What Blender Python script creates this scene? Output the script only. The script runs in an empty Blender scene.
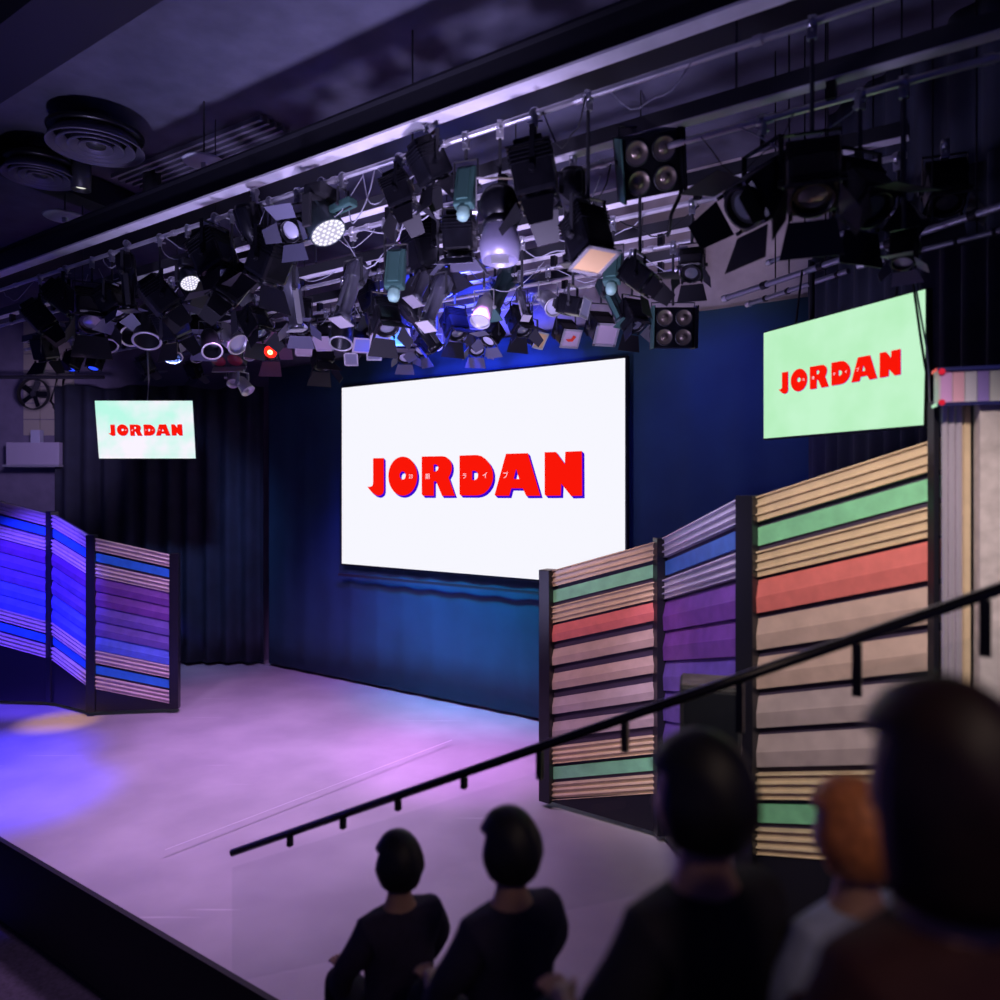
import bpy, bmesh, math, random
from mathutils import Vector, Matrix
random.seed(7)
PI = math.pi
C = bpy.context.scene.collection
scene = bpy.context.scene
F = 750.0; HZ = 487.0; H = 3.0            # focal length in pixels, horizon row, camera height

def at(px, py, Y):                          # a point of the room at distance Y
    return Vector(((px-500)/F*Y, Y, H+(HZ-py)/F*Y))
def on_row(px, Yc):                         # distance of a line parallel to the back wall
    return Yc/(1+0.684*(px-500)/F)

# ------------------------------------------------------------------ materials
def s2l(c):
    return tuple(((v/255)/12.92 if v/255 <= .04045 else ((v/255+.055)/1.055)**2.4) for v in c)
_m = {}
def mat(name, col, rough=.5, metal=0., noise=0., nscale=20., bump=0., bscale=60., trans=0., emit=None, es=1., coat=0.):
    if name in _m: return _m[name]
    m = bpy.data.materials.new(name); m.use_nodes = True
    nt = m.node_tree; b = nt.nodes['Principled BSDF']
    b.inputs['Base Color'].default_value = (*col, 1)
    b.inputs['Roughness'].default_value = rough
    b.inputs['Metallic'].default_value = metal
    if trans: b.inputs['Transmission Weight'].default_value = trans
    if coat: b.inputs['Coat Weight'].default_value = coat
    tc = None
    if noise or bump:
        tc = nt.nodes.new('ShaderNodeTexCoord')
    if noise:
        n = nt.nodes.new('ShaderNodeTexNoise'); n.inputs['Scale'].default_value = nscale
        n.inputs['Detail'].default_value = 4
        r = nt.nodes.new('ShaderNodeValToRGB')
        r.color_ramp.elements[0].position = .3; r.color_ramp.elements[1].position = .7
        r.color_ramp.elements[0].color = (*[max(0, v*(1-noise)) for v in col], 1)
        r.color_ramp.elements[1].color = (*[min(1, v*(1+noise)) for v in col], 1)
        nt.links.new(tc.outputs['Object'], n.inputs['Vector'])
        nt.links.new(n.outputs['Fac'], r.inputs['Fac'])
        nt.links.new(r.outputs['Color'], b.inputs['Base Color'])
    if bump:
        n2 = nt.nodes.new('ShaderNodeTexNoise'); n2.inputs['Scale'].default_value = bscale
        n2.inputs['Detail'].default_value = 6
        bp = nt.nodes.new('ShaderNodeBump'); bp.inputs['Strength'].default_value = bump
        nt.links.new(tc.outputs['Object'], n2.inputs['Vector'])
        nt.links.new(n2.outputs['Fac'], bp.inputs['Height'])
        nt.links.new(bp.outputs['Normal'], b.inputs['Normal'])
    if emit:
        b.inputs['Emission Color'].default_value = (*emit, 1)
        b.inputs['Emission Strength'].default_value = es
    _m[name] = m
    return m
def screen_mat(name, c1, c2, scale, es=1.0):
    m = bpy.data.materials.new(name); m.use_nodes = True
    nt = m.node_tree; nt.nodes.clear()
    out = nt.nodes.new('ShaderNodeOutputMaterial'); e = nt.nodes.new('ShaderNodeEmission')
    tc = nt.nodes.new('ShaderNodeTexCoord'); n = nt.nodes.new('ShaderNodeTexNoise')
    n.inputs['Scale'].default_value = scale; n.inputs['Detail'].default_value = 3
    r = nt.nodes.new('ShaderNodeValToRGB')
    r.color_ramp.elements[0].position = .38; r.color_ramp.elements[1].position = .62
    r.color_ramp.elements[0].color = (*c1, 1); r.color_ramp.elements[1].color = (*c2, 1)
    e.inputs['Strength'].default_value = es
    nt.links.new(tc.outputs['Object'], n.inputs['Vector']); nt.links.new(n.outputs['Fac'], r.inputs['Fac'])
    nt.links.new(r.outputs['Color'], e.inputs['Color']); nt.links.new(e.outputs['Emission'], out.inputs['Surface'])
    return m
def emis(name, col, es=1.0):
    if name in _m: return _m[name]
    m = bpy.data.materials.new(name); m.use_nodes = True
    nt = m.node_tree; nt.nodes.clear()
    out = nt.nodes.new('ShaderNodeOutputMaterial'); e = nt.nodes.new('ShaderNodeEmission')
    e.inputs['Color'].default_value = (*col, 1); e.inputs['Strength'].default_value = es
    nt.links.new(e.outputs['Emission'], out.inputs['Surface'])
    _m[name] = m
    return m

M_black = mat('black_metal', (.010, .010, .015), .30, .4, noise=.3, nscale=8)
M_flap = mat('black_flap', (.014, .013, .020), .5, .2)
M_dgrey = mat('dark_grey_metal', (.06, .06, .07), .45, .5)
M_green = mat('green_lit_metal', (.06, .15, .13), .5, .3)  # green light falling on dark housings, put into their colour
M_clampm = mat('cast_clamp', (.42, .42, .48), .28, .8)
M_lgrey = mat('light_grey_metal', (.55, .54, .58), .38, .55)
M_pipe = mat('steel_pipe', (.62, .60, .66), .33, .6, noise=.12, nscale=6)
M_chrome = mat('chrome', (.8, .8, .84), .16, 1.)
M_gelP = mat('pinkish_gel', (.50, .40, .50), .5)
M_gelB = mat('bluish_gel', (.22, .26, .62), .45)
M_gelG = mat('grey_gel', (.30, .30, .42), .5)
M_gelO = mat('amber_gel', (.75, .5, .25), .5)
M_lens = mat('clear_lens', (.16, .17, .22), .12, .2, coat=1.)
M_lensW = mat('frosted_lens', (.48, .48, .62), .35)
M_lensT = mat('tungsten_reflector', (.36, .29, .25), .28, .75, bump=.35, bscale=30)
M_lensR = mat('red_filter_lens', (.28, .02, .05), .35)
M_inner = mat('can_inside', (.02, .02, .035), .4, .3)
M_cable = mat('pale_cable', (.42, .42, .50), .5)
M_bcable = mat('black_cable', (.012, .012, .015), .6)
E_red = emis('lit_red_lamp', (1., .012, .006), 3.2)
E_redhot = emis('lit_red_core', (1., .55, .2), 5.)
E_led = emis('lit_led_face', (.75, .70, 1.), 1.1)
E_blue = emis('lit_blue_lamp', (.02, .06, 1.), 1.6)

# ------------------------------------------------------------------ mesh builder
class MB:
    def __init__(s): s.bm = bmesh.new(); s.mi = 0
    def _mark(s, verts):
        fs = set(f for v in verts for f in v.link_faces)
        for f in fs: f.material_index = s.mi
    def box(s, c, size, rot=None, bev=0.):
        r = bmesh.ops.create_cube(s.bm, size=1.0)
        mtx = Matrix.Translation(c) @ (rot.to_4x4() if rot else Matrix.Identity(4)) @ Matrix.Diagonal((*size, 1))
        bmesh.ops.transform(s.bm, matrix=mtx, verts=r['verts'])
        s._mark(r['verts'])
        if bev:
            es = list(set(e for v in r['verts'] for e in v.link_edges))
            q = bmesh.ops.bevel(s.bm, geom=es, offset=bev, segments=2, affect='EDGES', profile=.6)
            for f in q['faces']: f.material_index = s.mi
        return s
    def tube(s, a, b, r0, r1=None, n=12, caps=True):
        a = Vector(a); b = Vector(b); d = b-a
        r1 = r0 if r1 is None else r1
        r = bmesh.ops.create_cone(s.bm, cap_ends=caps, segments=n, radius1=r0, radius2=r1, depth=d.length)
        mtx = Matrix.Translation((a+b)/2) @ d.to_track_quat('Z', 'Y').to_matrix().to_4x4()
        bmesh.ops.transform(s.bm, matrix=mtx, verts=r['verts']); s._mark(r['verts'])
        return s
    def lathe(s, prof, n=20, origin=(0, 0, 0), rot=None):       # prof of (radius, z)
        o = Vector(origin); rings = []
        for (r, z) in prof:
            ring = []
            for k in range(n):
                a = 2*PI*k/n; p = Vector((r*math.cos(a), r*math.sin(a), z))
                if rot: p = rot @ p
                ring.append(s.bm.verts.new(p+o))
            rings.append(ring)
        for i in range(len(rings)-1):
            for k in range(n):
                f = s.bm.faces.new((rings[i][k], rings[i][(k+1) % n], rings[i+1][(k+1) % n], rings[i+1][k]))
                f.material_index = s.mi; f.smooth = True
        return s
    def path(s, pts, r, n=6):
        pts = [Vector(p) for p in pts]; rings = []
        for i, p in enumerate(pts):
            d = (pts[min(i+1, len(pts)-1)]-pts[max(i-1, 0)]).normalized()
            q = d.to_track_quat('Z', 'Y')
            rings.append([s.bm.verts.new(p+q @ Vector((r*math.cos(2*PI*k/n), r*math.sin(2*PI*k/n), 0))) for k in range(n)])
        for i in range(len(rings)-1):
            for k in range(n):
                f = s.bm.faces.new((rings[i][k], rings[i][(k+1) % n], rings[i+1][(k+1) % n], rings[i+1][k]))
                f.smooth = True; f.material_index = s.mi
        s.bm.faces.new(rings[0][::-1]); s.bm.faces.new(rings[-1])
        return s
    def sphere(s, c, r, sc=(1, 1, 1), u=14, v=10, rot=None):
        q = bmesh.ops.create_uvsphere(s.bm, u_segments=u, v_segments=v, radius=r)
        mtx = Matrix.Translation(c) @ (rot.to_4x4() if rot else Matrix.Identity(4)) @ Matrix.Diagonal((*sc, 1))
        bmesh.ops.transform(s.bm, matrix=mtx, verts=q['verts']); s._mark(q['verts'])
        for x in q['verts']:
            for f in x.link_faces: f.smooth = True
        return s
    def plate(s, pts, th):                                       # polygon with thickness
        pts = [Vector(p) for p in pts]
        nrm = (pts[1]-pts[0]).cross(pts[2]-pts[0]).normalized()*th
        a = [s.bm.verts.new(p) for p in pts]; b = [s.bm.verts.new(p+nrm) for p in pts]
        n = len(pts)
        fs = [s.bm.faces.new(a[::-1]), s.bm.faces.new(b)]
        for i in range(n): fs.append(s.bm.faces.new((a[i], a[(i+1) % n], b[(i+1) % n], b[i])))
        for f in fs: f.material_index = s.mi
        return s
    def build(s, name, mats, parent=None):
        me = bpy.data.meshes.new(name)
        bmesh.ops.recalc_face_normals(s.bm, faces=s.bm.faces)
        s.bm.to_mesh(me); s.bm.free()
        for m in (mats if isinstance(mats, (list, tuple)) else [mats]): me.materials.append(m)
        o = bpy.data.objects.new(name, me); C.objects.link(o)
        if parent: o.parent = parent
        return o

def tag(o, label, cat, group=None):
    o['label'] = label; o['category'] = cat
    if group: o['group'] = group
    return o
def thing(name, label, cat, loc=(0, 0, 0), rotz=0., group=None):
    o = bpy.data.objects.new(name, None); C.objects.link(o)
    o.empty_display_size = .1
    o.location = loc; o.rotation_euler = (0, 0, rotz)
    return tag(o, label, cat, group)
def struct(o): o['kind'] = 'structure'; return o
def slab(name, c, size, m, rotz=0.):
    o = MB().box((0, 0, 0), size).build(name, m); o.location = c; o.rotation_euler = (0, 0, rotz)
    return struct(o)

E = Vector((-.826, .565, 0)).normalized()      # along the back wall, to the left and away
N = Vector((.565, .826, 0)).normalized()       # into the back wall
def rowp(X, Yc, z): return Vector((X, Yc-.684*X, z))
ANG = math.atan2(E.y, E.x)

# ------------------------------------------------------------------ room shell
def floor_material():
    m = bpy.data.materials.new('stage_floor_vinyl'); m.use_nodes = True
    nt = m.node_tree; b = nt.nodes['Principled BSDF']
    tc = nt.nodes.new('ShaderNodeTexCoord')
    n = nt.nodes.new('ShaderNodeTexNoise'); n.inputs['Scale'].default_value = 1.3; n.inputs['Detail'].default_value = 6
    n2 = nt.nodes.new('ShaderNodeTexNoise'); n2.inputs['Scale'].default_value = 60.; n2.inputs['Detail'].default_value = 2
    r = nt.nodes.new('ShaderNodeValToRGB')
    r.color_ramp.elements[0].color = (.36, .34, .37, 1); r.color_ramp.elements[1].color = (.46, .44, .46, 1)
    r.color_ramp.elements[0].position = .35; r.color_ramp.elements[1].position = .7
    nt.links.new(tc.outputs['Object'], n.inputs['Vector']); nt.links.new(n.outputs['Fac'], r.inputs['Fac'])
    # scuffs: short bright scratches
    mp = nt.nodes.new('ShaderNodeMapping'); mp.inputs['Rotation'].default_value = (0, 0, math.radians(52)); mp.inputs['Scale'].default_value = (.35, 9, 1)
    n3 = nt.nodes.new('ShaderNodeTexNoise'); n3.inputs['Scale'].default_value = 1.6; n3.inputs['Detail'].default_value = 3
    r3 = nt.nodes.new('ShaderNodeValToRGB'); r3.color_ramp.elements[0].position = .70; r3.color_ramp.elements[1].position = .76
    mx = nt.nodes.new('ShaderNodeMix'); mx.data_type = 'RGBA'; mx.inputs['B'].default_value = (.6, .58, .6, 1)
    nt.links.new(tc.outputs['Object'], mp.inputs['Vector']); nt.links.new(mp.outputs['Vector'], n3.inputs['Vector'])
    nt.links.new(n3.outputs['Fac'], r3.inputs['Fac']); nt.links.new(r3.outputs['Color'], mx.inputs['Factor'])
    nt.links.new(r.outputs['Color'], mx.inputs['A']); nt.links.new(mx.outputs['Result'], b.inputs['Base Color'])
    bp = nt.nodes.new('ShaderNodeBump'); bp.inputs['Strength'].default_value = .12
    nt.links.new(tc.outputs['Object'], n2.inputs['Vector']); nt.links.new(n2.outputs['Fac'], bp.inputs['Height'])
    nt.links.new(bp.outputs['Normal'], b.inputs['Normal'])
    b.inputs['Roughness'].default_value = .48
    return m
M_floor = floor_material()
# stage deck: everything on the far side of the stage front line (d = 2.95 along N)
def dN(s, d, z): p = E*s + N*d; return Vector((p.x, p.y, z))
mb = MB()
mb.plate([dN(-5.0, 2.95, -.06), dN(13.5, 2.95, -.06), dN(13.5, 15.5, -.06), dN(-5.0, 15.5, -.06)], .06)
fl = mb.build('floor', M_floor); struct(fl)
M_seam = mat('pale_floor_tape', (.60, .58, .62), .5)
# long seam in the vinyl running towards the back
for i, (a, b) in enumerate([((165, 850), (452, 740))]):
    Ya = H*F/(a[1]-HZ); Yb = H*F/(b[1]-HZ)
    pa = at(*a, Ya); pb = at(*b, Yb); w = (pb-pa).normalized().cross(Vector((0, 0, 1)))*.006
    mb = MB(); mb.plate([pa-w+Vector((0, 0, .001)), pa+w+Vector((0, 0, .001)), pb+w+Vector((0, 0, .001)), pb-w+Vector((0, 0, .001))], .001)
    struct(mb.build('floor_seam', M_seam))
M_fascia = mat('stage_front_black', (.01, .01, .012), .6)
slab('stage_front_wall', dN(4.25, 2.93, -.4), (18.5, .04, .68), M_fascia, ANG)
M_audfloor = mat('audience_floor_carpet', (.05, .045, .06), .9, noise=.3, nscale=30)
mb = MB(); mb.plate([dN(-5, -6, -.78), dN(13.5, -6, -.78), dN(13.5, 2.95, -.78), dN(-5, 2.95, -.78)], .04)
struct(mb.build('audience_floor', M_audfloor))

M_wall = mat('grey_plaster_wall', (.30, .26, .30), .85, noise=.12, nscale=5, bump=.15, bscale=80)
M_wallg = mat('grey_side_wall', (.22, .19, .28), .85, noise=.12, nscale=5)
M_ceil = mat('grey_ceiling', (.085, .085, .13), .9, noise=.2, nscale=3)
M_dark = mat('dark_wall_paint', (.02, .02, .035), .8)
# back wall behind the main drape, and the straight wall behind the far-left drape
slab('wall_back', rowp(1.5, 10.30, 3.1)+Vector((0, 0, 0)), (13.2, .12, 7.9), M_wall, ANG)
slab('wall_far', (-6.2, 13.35, 2.95), (7.6, .12, 7.7), M_wallg)
slab('ceiling', (-2, 5, 6.75), (16.2, 18.2, .12), M_ceil)

# ceiling beams and ribbed deck
M_beam = mat('dark_steel_beam', (.016, .016, .024), .5, .4)
M_flange = mat('pale_lit_flange', (.80, .76, .84), .5, 0., noise=.1, nscale=5)  # pale tone carries the light from below on the undersides
def beam(Yc, z, X0, X1, h, fw, lab, m=M_beam):
    a = rowp(X0, Yc, z); b = rowp(X1, Yc, z); L = (b-a).length
    t = thing('ceiling_beam', lab, 'beam', (a+b)/2, ANG, 'steel beams under the ceiling')
    MB().box((0, 0, h/2), (L, .02, h)).build('web', m, t)
    MB().box((0, 0, h), (L, fw, .018)).build('upper_flange', m, t)
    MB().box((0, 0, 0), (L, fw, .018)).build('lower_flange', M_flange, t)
    return t
beam(5.02, 5.62, -8.9, 5.5, .26, .13, 'long steel beam with a lilac-lit lower flange above the front row of lamps')
def xbeam(p, q, lab, w=.22, h=.35):
    p = Vector(p); q = Vector(q); d = q-p
    o = MB().box((0, 0, 0), (d.length, w, h)).build('roof_beam', M_beam)
    o.location = (p+q)/2; o.rotation_euler = (0, 0, math.atan2(d.y, d.x))
    tag(o, lab, 'beam', 'dark concrete beams of the ceiling')
xbeam((-8.8, 9.2, 6.49), (-1.0, 3.9, 6.49), 'dark deep roof beam running past the hanging round discs', .5, .4)
xbeam((-8.8, 12.6, 6.5), (5.3, 2.95, 6.5), 'dark roof beam in front of the grey upper back wall', .4, .36)
xbeam((-6.9, 4.2, 6.52), (-3.9, 11.4, 6.52), 'dark cross beam over the far-left corner', .3, .3)
M_deck = mat('ribbed_deck', (.20, .19, .25), .7, .2)
mb = MB()
for k in range(16):
    mb.box((0, (k-8)*.09, 0), (2.6, .035, .05))
dk = mb.build('ribbed_ceiling_deck', M_deck); dk.location = (-3.1, 8.6, 6.63); dk.rotation_euler = (0, 0, ANG+.03)
dk['kind'] = 'structure'

# round discs under the ceiling
def disc(px, py, z, r, big, lab):
    Y = (z-H)*F/(HZ-py); p = at(px, py, Y)
    t = thing('ceiling_diffuser' if big else 'ceiling_disc', lab, 'ceiling diffuser' if big else 'ceiling disc', p, 0, 'round diffusers' if big else 'round discs on rods')
    if big:
        MB().lathe([(.0001, .12), (r*.96, .12), (r, .16), (r*.3, .3)], 40).build('backing', M_black, t)
        for q in (.36, .58, .80, 1.0):
            MB().lathe([(r*q-.075, .10), (r*q-.01, .0), (r*q, .0), (r*q, .015), (r*q-.06, .11), (r*q-.075, .10)], 48).build('ring', mat('diffuser_metal', (.14, .13, .19), .45, .3), t)
        MB().lathe([(0.0001, .02), (r*.2, .02), (r*.2, .05)], 24).build('centre_cap', M_dgrey, t)
        MB().tube((0, 0, .25), (0, 0, 6.69-z), r*.32, n=24).build('duct', M_dgrey, t)
    else:
        MB().lathe([(.0001, 0), (r*.93, .0), (r, .012), (r*.93, .025), (.0001, .04)], 36).build('plate', mat('disc_grey', (.45, .45, .55), .6), t)
        MB().tube((0, 0, .03), (0, 0, 6.69-z), .008).build('rod', M_dgrey, t)
        MB().box((0, 0, -.03), (.05, .05, .06), bev=.01).build('hub', M_lgrey, t)
        MB().tube((0, 0, -.03), (0, 0, -.3), .006).build('wire', M_dgrey, t)
disc(96, 149, 6.35, .44, True, 'large round diffuser of concentric rings at the top edge, nearer the middle')
disc(40, 178, 6.3, .36, True, 'large round diffuser of concentric rings at the far left')
disc(204, 163, 6.1, .20, False, 'round grey disc on a rod above the long beam')
disc(65, 218, 6.1, .23, False, 'round grey disc on a rod below the large left diffuser')
def downlight(px, py, lab):
    z = 6.2; Y = (z-H)*F/(HZ-py); p = at(px, py, Y)
    t = thing('ceiling_downlight', lab, 'ceiling light', p, 0, 'small cylindrical downlights')
    MB().lathe([(.0001, .45), (.10, .45), (.10, .0), (.085, 0), (.08, .05), (.0001, .05)], 20).build('body', M_dgrey, t)
    MB().lathe([(.0001, .02), (.05, .03), (.075, .045)], 16).build('lamp', emis('dim_warm_lamp', (.9, .9, .8), .9), t)
downlight(81, 190, 'small dark cylindrical downlight between the two discs')
downlight(152, 210, 'small cylindrical downlight hanging before the ribbed deck')

# ------------------------------------------------------------------ curtains
def curtain(name, a, b, z0, z1, m, lab, amp=.05, wl=.22, group=None, seed=1, top=None):
    rnd = random.Random(seed)
    a = Vector((a[0], a[1], 0)); b = Vector((b[0], b[1], 0)); d = b-a; L = d.length; d.normalize(); n = Vector((-d.y, d.x, 0))
    cnt = int(L/.03); nz = 8
    ph = []; x = 0.; ws = []
    phase = 0.
    for i in range(cnt+1):
        ws.append(phase); phase += 2*PI*.03/(wl*(.75+.5*rnd.random()))
    bm = bmesh.new(); rows = []
    amps = [amp*(.55+.9*rnd.random()) for _ in range(cnt//6+3)]
    for j in range(nz+1):
        t = j/nz; row = []
        for i in range(cnt+1):
            u = L*i/cnt; q = i/6; k = int(q); fr = q-k
            am = (amps[k]*(1-fr)+amps[k+1]*fr)*(1-.25*t)
            off = am*math.sin(ws[i]+.25*math.sin(3*t))
            zz = z0+(z1-z0)*t
            if top and j == nz: zz += top*math.sin(u*5.3)*math.sin(u*1.7)
            row.append(bm.verts.new(a+d*u+n*off+Vector((0, 0, zz))))
        rows.append(row)
    for j in range(nz):
        for i in range(cnt):
            f = bm.faces.new((rows[j][i], rows[j][i+1], rows[j+1][i+1], rows[j+1][i])); f.smooth = True
    me = bpy.data.meshes.new(name); bm.to_mesh(me); bm.free(); me.materials.append(m)
    o = bpy.data.objects.new(name, me); C.objects.link(o)
    s = o.modifiers.new('t', 'SOLIDIFY'); s.thickness = .004
    return tag(o, lab, 'curtain', group)
M_velvet = mat('black_velvet', (.024, .028, .050), .85, noise=.25, nscale=3)
M_drape = mat('navy_drape', (.016, .058, .10), .8, noise=.15, nscale=2)
curtain('stage_curtain', (-7.62, 12.82), (-4.05, 12.86), .0, 4.72, M_velvet, 'black pleated curtain hanging behind the small left screen', .075, .34, seed=3, top=.05)
pL = rowp(-3.95, 10.10, 0); pR = rowp(3.35, 10.10, 0)
curtain('stage_curtain', (pL.x, pL.y), (pR.x, pR.y), .0, 5.0, M_drape, 'wide dark blue backdrop curtain behind the big central screen', .010, .55, seed=5)
curtain('stage_curtain', (3.12, 7.6), (3.62, 3.1), .0, 5.3, M_velvet, 'black pleated curtain behind the right-hand green screen', .05, .24, seed=9)
curtain('stage_curtain', (3.26, 7.45), (4.1, 3.0), 4.7, 6.7, M_velvet, 'black upper masking curtain high above the right-hand screen', .04, .35, seed=11)
# ------------------------------------------------------------------ lettering
def cropA(pts): return [(360+x/8.333, 440+y/8.333) for x, y in pts]
def cropB(pts): return [(470+x/8.333, 440+y/8.333) for x, y in pts]
def ell(cx, cy, rx, ry, n=36, a0=0.): return [(cx+rx*math.cos(a0+2*PI*k/n), cy+ry*math.sin(a0+2*PI*k/n)) for k in range(n)]
LET = [
 (cropA([(115,152),(205,151),(206,420),(198,446),(182,460),(160,465),(135,458),(105,435),(84,412),(68,390),(98,388),(112,378),(115,360)]), None),
 (cropA(ell(363,301,121,163)), cropA(ell(362,296,25,34,16))),
 (cropA([(520,138),(690,135),(722,141),(748,160),(765,186),(772,216),(770,250),(762,280),(745,312),(797,465),(690,466),(640,345),(622,345),(622,465),(532,465),(520,450)]),
  cropA([(620,205),(640,204),(655,216),(660,234),(652,252),(638,262),(620,262)])),
 (cropB([(-82,130),(60,125),(100,134),(135,158),(165,192),(187,232),(198,275),(198,325),(185,372),(160,412),(128,442),(95,457),(60,463),(-70,463),(-82,450)]),
  cropB([(24,258),(46,257),(66,268),(73,290),(70,312),(58,328),(42,334),(24,333)])),
 (cropB([(305,115),(488,110),(592,465),(474,466),(445,403),(350,403),(333,465),(222,465),(210,458)]),
  cropB([(390,243),(416,326),(369,324)])),
 (cropB([(627,102),(722,100),(795,200),(799,98),(938,92),(940,465),(848,467),(766,365),(762,464),(638,465),(627,454)]), None),
]
SCR = {}
def screen_frame():
    YL = 9.98/(1+.684*(341-500)/F); YR = 9.98/(1+.684*(625-500)/F)
    bl = at(344, 563.5, YL); tl = at(341, 388, YL); 
    XL = (342-500)/F*YL; XR = (625-500)/F*YR
    w = math.hypot(XR-XL, YR-YL)
    return Vector((XL, YL, 0)), Vector((XR, YR, 0)), w, bl.z, tl.z
A0, A1, SW, SZ0, SZ1 = screen_frame()
SD = (A1-A0).normalized()
def px_to_uv(px, py):          # photograph point -> position on the big screen, in screen widths from its centre
    rx = (px-500)/F; rz = (HZ-py)/F
    # ray (rx,1,rz)*t hits plane A0 + SD*u
    t = (A0.x*SD.y-A0.y*SD.x)/(rx*SD.y-SD.x)
    u = (Vector((rx*t, t, 0))-A0).dot(SD); z = H+rz*t
    return ((u-SW/2)/SW, (z-(SZ0+SZ1)/2)/SW)
def poly_with_hole(bm, outer, hole, off, y):
    from mathutils.geometry import tessellate_polygon
    loops = [[Vector((u+off[0], v+off[1], 0)) for u, v in outer]]
    if hole: loops.append([Vector((u+off[0], v+off[1], 0)) for u, v in hole])
    allp = [p for l in loops for p in l]
    vs = [bm.verts.new((p.x, y, p.y)) for p in allp]
    for t in tessellate_polygon(loops):
        try: bm.faces.new([vs[i] for i in t])
        except ValueError: pass
UV = [([px_to_uv(*p) for p in o], [px_to_uv(*p) for p in h] if h else None) for o, h in LET]
M_red = emis('logo_red', s2l((250, 22, 8)), 1.0)
M_blue = emis('logo_blue', s2l((58, 6, 205)), 1.0)
M_white = emis('logo_white', s2l((250, 235, 245)), 1.0)
def logo(parent, w, glyphs=True):
    bm = bmesh.new(); step = .0016
    for k in range(4):
        for o, h in UV: poly_with_hole(bm, [(a*w, b*w) for a, b in o], [(a*w, b*w) for a, b in h] if h else None, ((k+1)*step*w, -(k+1)*step*w), -.0015*w-.0002*w*(4-k))
    me = bpy.data.meshes.new('letter_shadow'); bm.to_mesh(me); bm.free(); me.materials.append(M_blue)
    o = bpy.data.objects.new('letter_shadow', me); C.objects.link(o); o.parent = parent; o['label'] = 'blue drop shadow of the letters'
    bm = bmesh.new()
    for oo, h in UV: poly_with_hole(bm, [(a*w, b*w) for a, b in oo], [(a*w, b*w) for a, b in h] if h else None, (0, 0), -.0032*w)
    me = bpy.data.meshes.new('lettering'); bm.to_mesh(me); bm.free(); me.materials.append(M_red)
    o = bpy.data.objects.new('lettering', me); C.objects.link(o); o.parent = parent; o['label'] = 'red lettering JORDAN'
    for txt, (px, py), sz in [('23', (360+430/8.333, 440+303/8.333), .017), ('\u671f', (360+570/8.333, 440+303/8.333), .018),
                        ('\u30e9', (360+878/8.333, 440+300/8.333), .018), ('\u30a4', (470+132/8.333, 440+293/8.333), .020), ('\u30d6', (470+305/8.333, 440+290/8.333), .020)]:
        u, v = px_to_uv(px, py)
        cu = bpy.data.curves.new('glyph', 'FONT'); cu.body = txt; cu.size = sz*w; cu.align_x = 'CENTER'; cu.align_y = 'CENTER'
        t = bpy.data.objects.new('glyph', cu); C.objects.link(t)
        dg = bpy.context.evaluated_depsgraph_get(); me = bpy.data.meshes.new_from_object(t.evaluated_get(dg))
        xs = [q.co.x for q in me.vertices]; ys = [q.co.y for q in me.vertices]
        cx = (min(xs)+max(xs))/2; cy = (min(ys)+max(ys))/2
        me.transform(Matrix.Translation((u*w, -.0046*w, v*w)) @ Matrix.Rotation(PI/2, 4, 'X') @ Matrix.Translation((-cx, -cy, 0)))
        bpy.data.objects.remove(t); bpy.data.curves.remove(cu); me.name = 'small_text'; me.materials.clear(); me.materials.append(M_white)
        for pl in me.polygons: pl.material_index = 0
        o = bpy.data.objects.new('small_text', me); C.objects.link(o); o.parent = parent; o['label'] = 'small white character'

def display(name, lab, cat, centre, rot, w, h, m, bez, depth, group=None, bright_edge=None):
    t = thing(name, lab, cat, centre, 0, group); t.rotation_euler = rot
    MB().box((0, depth/2+.004, 0), (w+2*bez, depth, h+2*bez), bev=.006).build('casing', M_black, t)
    MB().box((0, 0, 0), (w, .006, h)).build('display', m, t)
    return t
sc = (A0+A1)/2; sc.z = (SZ0+SZ1)/2
rotz = math.atan2(SD.y, SD.x)
M_main = emis('white_display', s2l((247, 247, 255)), 1.0)
ts = display('led_screen', 'large white screen with red JORDAN lettering on the back wall', 'screen', sc, (0, 0, rotz), SW, SZ1-SZ0, M_main, .03, .05)
logo(ts, SW)
MB().box((0, -.02, -(SZ1-SZ0)/2-.17), (SW+.1, .035, .035)).build('lower_rail', M_dgrey, ts)
# right television (65 inch) hung from the side pipes
a = at(764, 383, 5.8); b = at(925, 359, 4.52)
M_mint = screen_mat('mint_display', s2l((184, 240, 192)), s2l((196, 246, 206)), 2.5, 1.0)
dv = (b-a); dv.z = 0; wR = dv.length; hR = .815
tr = display('television', 'pale green television with red JORDAN lettering, above the right scenery panels', 'television',
             ((a.x+b.x)/2, (a.y+b.y)/2, 3.783), (0, 0, math.atan2(dv.y, dv.x)), wR, hR, M_mint, .012, .05, 'side televisions')
logo(tr, wR)
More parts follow.
